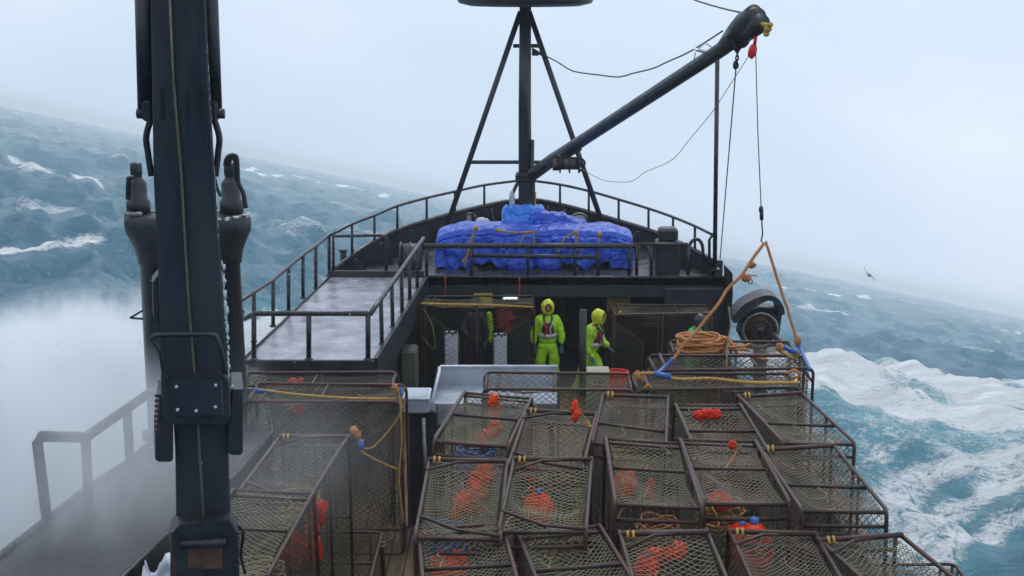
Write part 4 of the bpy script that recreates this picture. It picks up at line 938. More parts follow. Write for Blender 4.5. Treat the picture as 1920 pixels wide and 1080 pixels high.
# port stack
pg = 'crab pots stacked upright on the port side'
wide_pot(0, 'pot turned broadside on the port side, draped with yellow rope and a blue sleeve', 458, 752, 752, 17.9, grp=pg)
wide_pot(0, 'pot hidden mostly behind the port broadside pot, below the walkway edge', 440, 735, 726, 19.2, grp=pg)
for nm, v, TL, TR, BL, lb in (
 ('L1', 1, (515, 812), (668, 812), (432, 918), 'upright port side pot just aft of the roped broadside pot, in light spray'),
 ('L2', 0, (438, 917), (606, 917), (330, 1068), 'nearest upright port side pot right of the crane boom, holding red orange buoys')):
    o, yaw = pot_from_quad(v, lb, TL, TR, BL, 2.95 if nm != 'L2' else 3.05); o['group'] = pg; POS[nm] = (o, yaw)
for i, (xx, yy, wd) in enumerate(((-2.9, 16.0, 'farther'), (-2.9, 13.7, 'nearer'))):
    pot(1, 'flat lying crab pot at the bottom of the port stack, the ' + wd + ' one', (xx - 1.05, yy, .34 + PW / 2 - .02), (0, R(90), 0), 'flat pots under the port stack')

# ------------------------------------------------------------------ buoys inside the pots
def buoy(label, px, py, z, sx, sz, kind='round', m_='orange', tilt=0, n_=1):
    if z > 2.5: z += .25; sx *= 1.2; sz *= 1.15
    c_ = P(px, py, z=z); t_ = thing('buoy', label, 'buoy', tuple(c_), 'orange buoys inside the pots')
    if kind == 'round':
        mb = MB(); mb.ball(c_, (sx, sx * .9, sz), Matrix.Rotation(tilt, 3, 'Y'), 26, 18, .30, px, 2.6); fl_ = mb.build('float', m_, t_)
        mb = MB(); mb.tube([c_ + Vector((0, 0, sz * .95)), c_ + Vector((0, 0, sz * 1.25))], sx * .22, 10); mb.build('eye', 'sleeve', fl_)
        mb = MB()   # net bag round the float
        for i in range(9):
            a = i * math.pi / 9; ring_ = []
            for q in np.linspace(0, 2 * math.pi, 22, endpoint=False):
                v_ = Vector((math.cos(q) * math.cos(a + .5 * math.sin(q)), math.cos(q) * math.sin(a + .5 * math.sin(q)), math.sin(q)))
                ring_.append(c_ + Matrix.Rotation(tilt, 3, 'Y') @ Vector((v_.x * sx * 1.05, v_.y * sx * .95, v_.z * sz * 1.05)))
            mb.tube(ring_, .005, 4, closed=True)
        mb.build('net_bag', 'redor', fl_)
    else:
        mb = MB(); d = Matrix.Rotation(tilt, 3, 'Y') @ Vector((0, 0, 1))
        for i in range(n_):
            q = c_ + d * (i - (n_ - 1) / 2) * sz * 1.25 + Vector((random.uniform(-.02, .02), random.uniform(-.05, .05), 0)); mb.ball(q, (sx, sx, sz), Matrix.Rotation(tilt + random.uniform(-.4, .4), 3, 'Y'), 24, 16, .9, px + i, 3.2)
        mb.build('float', m_, t_)
    mb = MB(); pts = [c_ + Vector((0, 0, sz))]
    for i in range(6): pts.append(pts[-1] + Vector((random.uniform(-.1, .1), random.uniform(-.15, .15), random.uniform(-.10, .0))))
    mb.tube(smooth_path(pts, 4), .011, 5); mb.build('line', random.choice(['yrope', 'tan', 'orope']), t_)
    return t_
buoy('pair of long knobbly orange floats hanging in the left pot of the middle row', 893, 920, 2.75, .085, .11, 'lump', tilt=.45, n_=3)
buoy('small knobbly orange floats beside the long ones in the left pot of the middle row', 866, 950, 2.75, .06, .08, 'lump', tilt=.3, n_=2)
buoy('round orange buoy in the second pot of the middle row', 1010, 955, 2.75, .12, .15)
buoy('string of small orange floats in the second pot of the middle row', 996, 905, 2.85, .035, .05, 'lump', tilt=-.35, n_=5)
buoy('oval orange buoy in the middle pot of the middle row', 1172, 908, 2.8, .10, .13, tilt=.3)
buoy('small red float in the middle pot of the middle row', 1220, 918, 2.8, .03, .07, 'lump', 'redor', n_=2)
buoy('orange buoy in the second pot from the right of the middle row', 1350, 940, 2.75, .10, .09)
buoy('large orange buoy in the nearest left pot of the starboard block', 842, 1062, 2.7, .15, .13)
buoy('orange float loop in the middle pot of the nearest row', 1240, 1040, 2.75, .06, .07, 'lump', tilt=1.2, n_=4)
buoy('orange buoy at the left of the middle pot of the nearest row', 1212, 1066, 2.7, .09, .10)
buoy('huge tall orange buoy in the second pot from the right of the nearest row', 1412, 1035, 2.65, .15, .24)
buoy('orange buoy in the second pot from the right just under its top bar', 1392, 1003, 2.8, .12, .09)
buoy('orange floats hanging in the far left pot of the starboard block', 928, 765, 2.85, .045, .07, 'lump', n_=3)
buoy('red orange floats at the bottom of the far left pot of the block', 918, 812, 2.75, .06, .07, 'lump', tilt=.8, n_=3)
buoy('tiny orange float on the second pot of the far row', 1080, 772, 3.2, .03, .06, 'lump', n_=2)
buoy('scattered small orange floats in the far row pot second from the right', 1326, 776, 2.95, .045, .05, 'lump', 'redor', tilt=1.5, n_=4)
buoy('small orange float on the middle row rim below the far row', 1377, 836, 3.15, .03, .04, 'lump', 'redor', n_=1)
Lo, Ly = POS['L2']; lp = lambda x, y, z: Lo.location + Matrix.Rotation(Ly, 3, 'Z') @ Vector((x, y, z))
def at_px(p):
    l = CM.transposed() @ (p - CO); return 960 + FOC * l.x / -l.z, 540 - FOC * l.y / -l.z
def inpot(px, py, lx):
    best = None
    for Y_ in np.linspace(9, 16, 700):
        p = P(px, py, Y=Y_); l_ = Matrix.Rotation(-Ly, 3, 'Z') @ (p - Lo.location)
        if best is None or abs(l_.x - lx) < best[0]: best = (abs(l_.x - lx), p)
    return best[1]
k_ = inpot(568, 1035, .15); buoy('great red orange buoy low in the nearest port side pot', *at_px(k_), k_.z, .2, .23, m_='redor')
k_ = inpot(592, 975, .25)
buoy('red orange floats hanging above the great buoy in the nearest port pot', *at_px(k_), k_.z, .07, .10, 'lump', 'redor', tilt=.5, n_=3)
buoy('red float showing through the roped broadside pot on the port side', 555, 770, 2.0, .09, .06, 'lump', 'redor', tilt=1.4, n_=2)
buoy('red float lying below the port walkway edge', 553, 719, 2.1, .07, .05, 'lump', 'redor', tilt=1.5, n_=3)
# bait jars and coils of line inside pots
def coil(label, c_, r_, turns, m_, seed=0, flat=.12, rt=.012):
    c_ = Vector(c_); rn = random.Random(seed); pts = []
    for i in range(int(turns * 14)):
        a = i / 14 * 2 * math.pi; k = r_ * (.6 + .4 * rn.random() ** .5 if i % 5 == 0 else .85 + .15 * math.sin(i * .37 + seed)); pts.append(c_ + Vector((k * math.cos(a) + rn.uniform(-.03, .03), k * .8 * math.sin(a) + rn.uniform(-.03, .03), flat * (i / (turns * 14)) + rn.uniform(-.02, .02))))
    mb = MB(); mb.tube(smooth_path(pts, 2), rt, 5); o = mb.build('rope_coil', m_); o['label'] = label; o['category'] = 'rope'; o['group'] = 'coils of line'; return o
cl = [('A1', 'blue', 'sleeve', (-.1, .1)), ('A2', 'tan', 'tan', (.1, -.2)), ('A3', 'yellow', 'yrope', (0, .3)), ('A4', 'tan', 'tan', (-.1, 0)), ('B1', 'blue', 'sleeve', (-.25, .2)), ('B2', 'tan', 'tan', (.15, -.1)), ('B3', 'tan', 'orope', (.1, -.3)), ('B4', 'orange', 'orope', (-.1, .2)), ('C1', 'yellow', 'yrope', (.15, -.2)), ('C2', 'tan', 'tan', (0, -.3)), ('C3', 'blue', 'sleeve', (.0, .1)), ('C5', 'tan', 'tan', (.1, .2)), ('L2', 'tan', 'tan', (0, .1)), ('L1', 'yellow', 'yrope', (0, .1))]
desc = {nm: lb for nm, v, a, b_, c_, lb in rows}; desc['L1'] = 'upright port pot in light spray'; desc['L2'] = 'nearest upright port pot'
order = {'A': 'far row', 'B': 'middle row', 'C': 'nearest row', 'L': 'port stack'}; num = ['', 'first from the left', 'second from the left', 'middle', 'second from the right', 'rightmost']
for i, (nm, cn, m_, (dx, dy)) in enumerate(cl):
    o, yaw = POS[nm]; p = o.location + Matrix.Rotation(yaw, 3, 'Z') @ Vector((dx, dy, 1.35))
    lb = f'{cn} line coiled inside the {order[nm[0]]} pot, {num[int(nm[1])]}' if nm[0] != 'L' else f'{cn} line coiled inside a {("far", "near")[nm == "L2"]} pot of the port stack'
    coil(lb, p, .26, 7, m_, i, .35)
coil('heap of tan rope on top of the far pot beside the bridle', P(1312, 662, Y=21.4), .38, 14, 'orope', 77, .28, .02)
t_ = coil('orange rope loop standing up over the tan rope heap', P(1380, 658, Y=21.3), .2, 2, 'orope', 5, .12, .022)
# floats on the forward pots, ropes along pot tops
def rope(label, pts, r_, m_, sleeves=(), knots=()):
    t_ = thing('rope', label, 'rope', tuple(pts[0])); mb = MB(); mb.tube(smooth_path(pts, 6), r_, 7); mb.build('strand', m_, t_)
    for a, b_ in sleeves: mb = MB(); mb.tube([a, (Vector(a) + Vector(b_)) / 2 + Vector((0, 0, -.01)), b_], r_ * 1.8, 8); mb.build('sleeve', 'sleeve', t_)
    for k_ in knots:
        mb = MB(); mb.ball(k_, r_ * 2.6, nu=12, nv=8, lump=.8, seed=len(label)); mb.ball(Vector(k_) + Vector((.04, 0, -.05)), r_ * 2.2, nu=10, nv=8, lump=.8, seed=3); mb.build('knot', 'orope', t_)
    return t_
q = lambda x, y, Y: P(x, y, Y=Y)
rope('yellow rope with a blue sleeve lying along the front of the right broadside pot', [q(1200, 702, 18.9), q(1225, 700, 18.8), q(1270, 711, 18.7), q(1330, 710, 18.65), q(1400, 717, 18.62), q(1460, 718, 18.62), q(1500, 717, 18.65)], .024, 'yrope', [(q(1226, 700, 18.78), q(1258, 706, 18.72))], [q(1196, 704, 18.9)])
rope('thin yellow rope with a blue sleeve lying along the port broadside pot top', [q(462, 728, 18.6), q(510, 734, 18.3), q(560, 740, 18.1), q(640, 746, 17.9), q(700, 748, 17.85), q(742, 748, 17.85)], .018, 'yrope', [(q(472, 731, 18.5), q(514, 735, 18.3))], [q(740, 726, 17.9)])
rope('yellow line hanging down the right end of the port broadside pot', [q(748, 735, 17.8), q(752, 770, 17.75), q(735, 800, 17.8), q(700, 838, 17.8), q(676, 842, 17.8), q(700, 860, 17.8), q(745, 880, 17.8)], .014, 'yrope')
rope('slack yellow strands down the corner of the port broadside pot', [q(750, 745, 17.75), q(753, 830, 17.75), q(748, 900, 17.75), q(757, 980, 17.75)], .012, 'yrope', [(q(751, 726, 17.8), q(752, 752, 17.8))])
rope('short orange rope knotted on the corner of the port pot in light spray', [q(656, 806, 15.1), q(668, 812, 15.1), q(676, 832, 15.1)], .02, 'orope', [(q(676, 826, 15.1), q(678, 842, 15.1))], [q(664, 808, 15.1)])
rope('yellow rope over the top of the green netted pot under the forecastle', [q(788, 569, YF - 1.65), q(850, 571, YF - 1.66), q(920, 572, YF - 1.66), q(1000, 576, YF - 1.65)], .022, 'yrope')
rope('green twine hanging inside the pot under the forecastle, left side', [q(795, 580, YF - 1.5), q(810, 610, YF - 1.5), q(815, 655, YF - 1.5), q(792, 632, YF - 1.5)], .014, 'tan')
rope('yellow rope bundle on the top right corner of the right broadside pot', [q(1475, 700, 18.9), q(1490, 694, 18.9), q(1500, 704, 18.9), q(1484, 708, 18.9), q(1478, 700, 18.9)], .02, 'orope')
rope('yellow and orange rope tied at the outboard end of the hooked pot', [q(1455, 655, 20.5), q(1470, 662, 20.3), q(1490, 672, 20.1), q(1500, 660, 20)], .022, 'yrope', [(q(1470, 650, 20.2), q(1495, 662, 20.1))], [q(1462, 650, 20.4)])
rope('orange rope end draped over the tan rope heap', [q(1340, 640, 21.3), q(1362, 634, 21.3), q(1376, 650, 21.2), q(1384, 664, 21.2), q(1410, 668, 21.2), q(1440, 676, 21.1)], .028, 'orope')

# ------------------------------------------------------------------ sorting table
TY2 = 19.6; q0 = P(815, 752, Y=TY2)
st = thing('sorting_table', 'big pale grey sorting table with high sloping back in front of the fishermen', 'table', (q0.x, TY2, 0))
a, b_ = P(812, 756, Y=TY2), P(1046, 756, Y=TY2); c_, d_ = P(826, 687, Y=TY2 + .9), P(1046, 687, Y=TY2 + .9)
zt_ = a.z
def slab(p4, nrm, th, m_, nm): mb = MB(); mb.prism(p4, (0, 0, 0), Vector(nrm) * th); return mb.build(nm, m_, st)
slab([a, b_, Vector((b_.x, TY2 + .9, zt_)), Vector((a.x, TY2 + .9, zt_))], (0, 0, -1), .05, 'alu', 'table_bottom')
slab([Vector((a.x, TY2 + .9, zt_)), Vector((b_.x, TY2 + .9, zt_)), d_, c_], (0, 1, 0), .04, 'alu', 'back_panel')
slab([a, Vector((a.x, TY2 + .9, zt_)), c_, c_ + Vector((.02, -.25, 0))], (-1, 0, 0), .04, 'alu', 'side_panel')
mb = MB(); mb.tube([a + Vector((-.02, 0, 0)), c_ + Vector((0, -.25, 0)), c_, d_], .024, 8); mb.build('rim', 'white', st)
mb = MB(); mb.box(((a.x + b_.x) / 2, TY2 - .02, zt_ - .16), (b_.x - a.x, .04, .34), bev=.01); mb.build('front_panel', 'alu', st)
for xx in (a.x + .08, b_.x - .08):
    for yy in (TY2 + .05, TY2 + .8): mb = MB(); mb.box((xx, yy, (zt_ + .3) / 2), (.07, .07, zt_ - .3), bev=.01); mb.build('leg', 'cranedark', st)
# launcher box left of the table
q1 = P(780, 745, Y=19.3); t_ = thing('hopper', 'small grey steel hopper with black stand left of the sorting table', 'hopper', (q1.x, 19.3, 0))
zt2 = P(780, 742, Y=19.2).z
mb = MB(); mb.box((q1.x, 19.35, zt2 - .12), (.40, .5, .26), bev=.03); mb.build('tray', 'alu', t_)
mb = MB(); mb.box((q1.x, 19.35, zt2 - .02), (.42, .53, .04), bev=.012); mb.build('lid', 'white', t_)
mb = MB(); mb.box((q1.x + .1, 19.4, (zt2 + .1) / 2 - .05), (.4, .4, zt2 - .45), bev=.03); mb.build('stand', 'cranedark', t_)
mb = MB(); mb.tube([(q1.x + .12, 19.1, zt2 - .3), (q1.x + .16, 19.05, .35)], .03, 8); mb.build('strut', 'bsteel', t_)

# baskets, boxes
q1 = P(1157, 725, Y=22.5); t_ = thing('basket', 'round red orange plastic basket behind the broadside pots', 'basket', (q1.x, 22.5, .3))
zt2 = P(1157, 699, Y=22.5).z
def ring_wall(mb, c_, prof, k=24, th=0):
    vs = []; fs = []
    for r_, z in prof:
        for j in range(k): qq = 2 * math.pi * j / k; vs.append((c_[0] + r_ * math.cos(qq), c_[1] + r_ * math.sin(qq), z))
    for i in range(len(prof) - 1):
        for j in range(k): fs.append((i * k + j, i * k + (j + 1) % k, i * k + k + (j + 1) % k, i * k + k + j))
    mb.add(vs, fs, True)
mb = MB(); ring_wall(mb, (q1.x, 22.5), [(.02, zt2 - .5), (.14, zt2 - .5), (.175, zt2), (.16, zt2), (.13, zt2 - .46), (.02, zt2 - .46)]); mb.build('bucket_wall', 'redor', t_)
mb = MB(); ring_wall(mb, (q1.x, 22.5), [(.178, zt2 - .03), (.2, zt2 - .03), (.2, zt2 + .02), (.165, zt2 + .02)]); mb.build('rim', 'redor', t_)
mb = MB(); mb.box((q1.x, 22.5, (zt2 - .5 + .1) / 2 + .05), (.5, .5, zt2 - .62), bev=.02); o = mb.build('crate', 'bulk'); o['label'] = 'dark crate standing beneath the red orange basket'; o['category'] = 'crate'
# pale box with letters
q1 = P(1122, 712, Y=21.6); t_ = thing('carton', 'pale carton with two dark letters at the feet of the second fisherman', 'box', (q1.x, 21.6, .3))
zc = q1.z - .06; mb = MB(); mb.box((q1.x, 21.8, (zc + .15 + .3) / 2), (.36, .34, zc + .15 - .3), bev=.01); mb.build('carton_body', 'carton', t_)
mb = MB(); mb.box((q1.x, 21.8, zc + .165), (.37, .35, .03), bev=.008); mb.build('carton_lid', 'carton', t_)
fc_ = bpy.data.curves.new('letters', 'FONT'); fc_.body = 'LN'; fc_.size = .14; fc_.extrude = .003; fo_ = bpy.data.objects.new('letters', fc_); C.objects.link(fo_)
fo_.parent = t_; fo_.matrix_parent_inverse = parent_inv(t_); fo_.location = (q1.x - .07, 21.62, zc - .06); fo_.rotation_euler = (R(90), 0, 0); fc_.materials.append(M['hose'])
bpy.context.view_layer.update(); lm = bpy.data.meshes.new_from_object(fo_.evaluated_get(bpy.context.evaluated_depsgraph_get())); lo = bpy.data.objects.new('lettering', lm); C.objects.link(lo); lo.parent = t_; lo.matrix_parent_inverse = fo_.matrix_parent_inverse.copy(); lo.location = fo_.location; lo.rotation_euler = fo_.rotation_euler; bpy.data.objects.remove(fo_)
if not lm.materials: lm.materials.append(M['hose'])
# white ribbed containers behind the green pot
for px, py0, py1, wd, lb in ((846, 622, 692, 'left'[:0], 'white ribbed bait container behind the green net, the left one'), (938, 626, 694, '', 'white ribbed bait container behind the green net, beside the first fisherman')):
    Yc = YF - 1.78; t0, b0_ = P(px, py0, Y=Yc), P(px, py1, Y=Yc); t_ = thing('bait_container', lb, 'container', (t0.x, Yc, b0_.z), 'white bait containers')
    mb = MB(); mb.box((t0.x, Yc, (t0.z + b0_.z) / 2), (.25, .2, t0.z - b0_.z), bev=.02); mb.build('body', 'white', t_)
    mb = MB()
    for i in range(4): mb.ball((t0.x - .09 + i * .06, Yc - .08, t0.z - .02 + .03 * (i % 2)), .035, nu=8, nv=6, lump=.4, seed=i)
    mb.build('filling', 'bulk', t_)
    for i in range(5): pass
    mb = MB()
    for i in range(6):
        for s_ in (-1, 1):
            z0 = b0_.z + .08 + i * .1; mb.tube([(t0.x - .12 * s_, Yc - .104, z0), (t0.x + .12 * s_, Yc - .104, min(z0 + .16, t0.z - .03))], .006, 4)
    mb.build('ribs', 'alu', t_)
    mb = MB(); mb.box((t0.x, Yc, (b0_.z + .1) / 2), (.3, .3, max(.1, b0_.z - .1))); o = mb.build('crate', 'bulk'); o['label'] = 'dark crate holding up the white bait container, ' + ('left' if px < 900 else 'right') + ' one'; o['category'] = 'crate'
# yellow framed box + strip lamp
q1 = P(906, 559, Y=YF - .05); t_ = thing('wall_box', 'yellow framed box fixed to the black fascia above the green netted pot', 'wall box', tuple(q1))
mb = MB(); mb.box(q1, (.36, .08, .17), bev=.01); mb.build('panel', 'yel', t_)
for dx, dz, sx, sz in ((0, .095, .38, .02), (0, -.095, .38, .02), (-.18, 0, .02, .17), (.18, 0, .02, .17)): mb = MB(); mb.box(q1 + Vector((dx, -.03, dz)), (sx, .07, sz)); mb.build('frame', 'yel', t_)
q1 = P(957, 559, Y=YF - .06); t_ = thing('strip_lamp', 'small white strip lamp under the bow deck edge', 'lamp', tuple(q1))
mb = MB(); mb.tube([q1 + Vector((-.14, 0, 0)), q1 + Vector((.14, 0, 0))], .03, 10); mb.build('tube', lamp_m, t_)
for dx in (-.155, .155): mb = MB(); mb.box(q1 + Vector((dx, 0, 0)), (.03, .06, .07), bev=.01); mb.build('end_cap', 'alu', t_)
# red rain gear hanging
mb = MB(); q1 = P(945, 600, Y=YF + .3); mb.ball(q1, (.2, .1, .27), nu=16, nv=14, lump=.9, seed=9, lsc=3); mb.ball(q1 + Vector((.02, -.02, -.15)), (.14, .1, .22), nu=16, nv=14, lump=.9, seed=2, lsc=3); o = mb.build('rain_jacket', 'vest'); o['label'] = 'dark red jacket hanging behind the green netted pot'; o['category'] = 'jacket'
M['darkred'] = mat('dark_red_cloth', (.4, .02, .02), .6, 0, (.2, .015, .015), 9); o.data.materials.clear(); o.data.materials.append(M['darkred'])
mb = MB(); q1 = P(1160, 566, Y=YF + .4); mb.box(q1, (.5, .08, .4), bev=.02); o = mb.build('tan_board', 'tanbox'); o['label'] = 'tan board on the back wall above the brown netted pot'; o['category'] = 'board'
coil('brown rope hung in a coil in the dim space at starboard under the bow deck', P(1235, 610, Y=YF + .2), .3, 9, 'netb', 31, .25, .025)

# ------------------------------------------------------------------ pot hauler
HY = 23.0
ph = thing('pot_hauler', 'black pot hauler with curved guard and round steel sheave at the starboard rail', 'hauler', tuple(P(1425, 650, Y=HY)))
arc = [(1372, 600), (1374, 586), (1392, 566), (1420, 552), (1440, 549), (1456, 556), (1466, 572), (1468, 584)]
o_ = smooth_path([P(x, y, Y=HY) for x, y in arc], 5); cc = P(1425, 600, Y=HY)
inn_ = [p.lerp(cc, .27 + .10 * math.sin(i * .2)) for i, p in enumerate(o_)]
mb = MB(); mb.prism([p + Vector((0, -.2, 0)) for p in o_ + inn_[::-1]], (0, 0, 0), (0, .5, 0)); mb.build('guard', 'cranedark', ph)
body = [(1385, 628), (1392, 600), (1404, 583), (1424, 576), (1450, 578), (1466, 590), (1462, 622), (1455, 650), (1400, 655)]
mb = MB(); mb.prism([P(x, y, Y=HY + .05) for x, y in body], (0, 0, 0), (0, .35, 0)); mb.build('housing', 'cranedark', ph)
c_ = P(1424, 617, Y=HY - .05)
mb = MB(); rg = [c_ + Vector((.29 * math.cos(a), -.06, .29 * math.sin(a))) for a in np.linspace(0, 2 * math.pi, 32, endpoint=False)]; mb.tube(rg, .028, 8, closed=True); mb.build('sheave_rim', 'bsteel', ph)
mb = MB(); mb.tube([c_ + Vector((0, -.03, 0)), c_ + Vector((0, .1, 0))], .28, 30); mb.build('sheave_disc', 'rust', ph)
mb = MB(); rg = [c_ + Vector((.17 * math.cos(a), -.07, .17 * math.sin(a))) for a in np.linspace(0, 2 * math.pi, 32, endpoint=False)]; mb.tube(rg, .02, 8, closed=True); mb.tube([c_ + Vector((0, -.14, 0)), c_], .07, 14); mb.build('hub', 'cranedark', ph)
mb = MB(); mb.tube([P(1425, 650, Y=HY + .2), P(1425, 760, Y=HY + .2), (P(1425, 700, Y=HY + .2).x, HY + .2, .1)], .12, 12); mb.build('stand', 'cranedark', ph)
mb = MB(); mb.tube([P(1436, 618, Y=HY - .3), P(1456, 632, Y=HY - .6), P(1484, 660, Y=HY - 1.2)], .045, 8); mb.build('davit_arm', 'cranedark', ph)

# ------------------------------------------------------------------ people
def skin_mesh(name, verts, edges, radii, m_, parent, root=0, sub=2):
    me = bpy.data.meshes.new(name); me.from_pydata([tuple(v) for v in verts], edges, []); o = bpy.data.objects.new(name, me); C.objects.link(o)
    o.parent = parent
    s_ = o.modifiers.new('Skin', 'SKIN'); 
    for i, r_ in enumerate(radii):
        r_ = r_ if isinstance(r_, tuple) else (r_, r_); sv = me.skin_vertices[0].data[i] if me.skin_vertices else None
        if sv: sv.radius = r_; sv.use_root = (i == root)
    s_.use_smooth_shade = True
    if sub: q = o.modifiers.new('Sub', 'SUBSURF'); q.levels = sub; q.render_levels = sub
    if name in ('jacket', 'trousers'):
        dm = o.modifiers.new('Folds', 'DISPLACE'); dm.texture = folds; dm.strength = .05; dm.mid_level = .5; dm.texture_coords = 'LOCAL'
    me.materials.append(M[m_] if isinstance(m_, str) else m_); return o
folds = bpy.data.textures.new('folds', 'CLOUDS'); folds.noise_scale = .11; folds.noise_depth = 2
def ensure_skin(me):
    if not me.skin_vertices:
        bpy.context.view_layer.update()
def person(label, loc, rz, jac, trou, hoodm, pose, scale=1.0, vest=True):
    t_ = thing('person', label, 'person', loc, 'fishermen', rz); t_.scale = (scale,) * 3
    # local frame: faces -Y; x to the figure's left is +x
    aL, aR, legL, legR, lean = pose['aL'], pose['aR'], pose['legL'], pose['legR'], pose.get('lean', 0)
    hip = Vector((0, 0, .92)); ch_ = Vector((0, -lean * .5, 1.36)); nk = Vector((0, -lean * .7, 1.52)); hd = Vector((0, -lean - .01, 1.67))
    def chain(name, vs, rs, m_, ed=None, root=0, sub=2):
        ed = ed or [(i, i + 1) for i in range(len(vs) - 1)]
        return skin_mesh(name, vs, ed, rs, m_, t_, root, sub)
    sL, sR = ch_ + Vector((.17, 0, .06)), ch_ + Vector((-.17, 0, .06))
    # body: head, neck, torso, arms, legs as one surface
    vs = [hip, hip + Vector((0, -.0, .2)), ch_, nk, sL, aL[0], aL[1], sR, aR[0], aR[1], hip + Vector((.09, 0, -.06)), legL[0], legL[1], hip + Vector((-.09, 0, -.06)), legR[0], legR[1]]
    ed = [(0, 1), (1, 2), (2, 3), (2, 4), (4, 5), (5, 6), (2, 7), (7, 8), (8, 9), (0, 10), (10, 11), (11, 12), (0, 13), (13, 14), (14, 15)]
    rs = [(.13, .10), (.12, .09), (.14, .10), .055, .06, .042, .03, .06, .042, .03, .085, .055, .04, .085, .055, .04]
    b_ = skin_mesh('body', vs, ed, rs, 'darkskin', t_, 0)
    # head with face, one lump of surface with sculpted features
    vs2 = []; fs2 = []; nu, nv = 28, 22
    for i in range(nv + 1):
        th = math.pi * i / nv
        for j in range(nu):
            q_ = 2 * math.pi * j / nu; d = Vector((math.sin(th) * math.cos(q_), math.sin(th) * math.sin(q_), math.cos(th)))
            r3 = Vector((.078, .098, .118)); p = Vector((d.x * r3.x, d.y * r3.y, d.z * r3.z))
            if d.z < 0: p.x *= 1 + .22 * d.z; 
            if d.y < -.3:
                g2 = lambda x0, z0, sx, sz: math.exp(-((p.x - x0) / sx) ** 2 - ((p.z - z0) / sz) ** 2)
                p.y -= .03 * g2(0, -.02, .014, .028) + .010 * g2(0, -.055, .024, .009) + .008 * g2(0, -.092, .022, .016) + .007 * g2(0, .03, .045, .01)
                p.y += .016 * g2(.032, .008, .016, .012) + .016 * g2(-.032, .008, .016, .012)
            vs2.append(hd + p)
    for i in range(nv):
        for j in range(nu): fs2.append((i * nu + j, (i + 1) * nu + j, (i + 1) * nu + (j + 1) % nu, i * nu + (j + 1) % nu))
    mb = MB(); mb.add(vs2, fs2, True); mb.build('head', 'darkskin', t_, world=False)
    for s_ in (-1, 1): mb = MB(); mb.ball(hd + Vector((.032 * s_, -.084, .008)), .011, nu=10, nv=7); mb.build('eye', 'hose', t_, world=False)
    mb = MB(); mb.ball(hd + Vector((0, -.093, -.056)), (.022, .008, .005), nu=10, nv=6); mb.build('mouth', 'vest', t_, world=False)
    # hood: shell open at the face
    vs2 = []; fs2 = []; nu, nv = 26, 12
    for i in range(nv + 1):
        th = .62 + (math.pi - .62) * i / nv       # angle from the face axis (-Y)
        for j in range(nu):
            q_ = 2 * math.pi * j / nu; r_ = .128 + .012 * noise.noise(Vector((math.cos(q_) * 2, math.sin(q_) * 2, i * .4)))
            zz_ = math.cos(q_) * math.sin(th); p = Vector((math.sin(q_) * math.sin(th) * r_ * .92, -math.cos(th) * r_ * 1.02 - (.02 if i == 0 and zz_ > 0 else 0), zz_ * r_ * (1.12 if zz_ > 0 else 1.2) + .008))
            vs2.append(hd + p)
    for i in range(nv):
        for j in range(nu): fs2.append((i * nu + j, (i + 1) * nu + j, (i + 1) * nu + (j + 1) % nu, i * nu + (j + 1) % nu))
    mb = MB(); mb.add(vs2, fs2, True); ho = mb.build('hood', hoodm, t_, world=False); sm_ = ho.modifiers.new('s', 'SOLIDIFY'); sm_.thickness = .012
    # jacket
    vs = [hip + Vector((0, 0, .0)), hip + Vector((0, 0, .16)), hip + Vector((0, -lean * .2, .30)), ch_, nk + Vector((0, .01, -.02)), sL, aL[0], aL[1].lerp(aL[0], .08), sR, aR[0], aR[1].lerp(aR[0], .08)]
    ed = [(0, 1), (1, 2), (2, 3), (3, 4), (3, 5), (5, 6), (6, 7), (3, 8), (8, 9), (9, 10)]
    rs = [(.21, .165), (.20, .15), (.19, .145), (.19, .14), .095, .105, .082, .062, .105, .082, .062]
    skin_mesh('jacket', vs, ed, rs, jac, t_, 0)
    # trousers
    vs = [hip + Vector((0, 0, .1)), hip, hip + Vector((.10, 0, -.10)), hip.lerp(legL[0], .55) + Vector((.05, 0, 0)), legL[0], legL[0].lerp(legL[1], .6), legL[1] + Vector((0, 0, .1)), hip + Vector((-.10, 0, -.10)), hip.lerp(legR[0], .55) + Vector((-.05, 0, 0)), legR[0], legR[0].lerp(legR[1], .6), legR[1] + Vector((0, 0, .1))]
    ed = [(0, 1), (1, 2), (2, 3), (3, 4), (4, 5), (5, 6), (1, 7), (7, 8), (8, 9), (9, 10), (10, 11)]
    rs = [(.19, .15), (.2, .155), .12, .118, .105, .095, .098, .12, .118, .105, .095, .098]
    skin_mesh('trousers', vs, ed, rs, trou, t_, 1)
    for lg in (legL, legR):
        f_ = lg[1]; mb = MB(); mb.ball((f_.x, f_.y - .05, .05), (.058, .145, .055), nu=14, nv=9); mb.tube([(f_.x, f_.y + .02, .05), (f_.x, f_.y + .01, .22)], .06, 12); mb.build('boot', 'boot', t_, world=False)
    # gloves: palm, four fingers, thumb
    for s_, arm in ((1, aL), (-1, aR)):
        d = (arm[1] - arm[0]).normalized(); side = d.cross(Vector((0, 1, 0))).normalized(); nr_ = side.cross(d).normalized(); w0 = arm[1]
        vs = [w0, w0 + d * .045, w0 + d * .085]; ed = [(0, 1), (1, 2)]; rs = [(.032, .03), (.042, .026), (.04, .022)]
        for k_, (off, ln) in enumerate(((-.03, .06), (-.01, .072), (.01, .068), (.03, .052))):
            b0 = len(vs); base_ = w0 + d * .095 + side * off; vs += [base_, base_ + d * ln * .5 - nr_ * .012, base_ + d * ln * .85 - nr_ * .034]; ed += [(2, b0), (b0, b0 + 1), (b0 + 1, b0 + 2)]; rs += [.0115, .0105, .009]
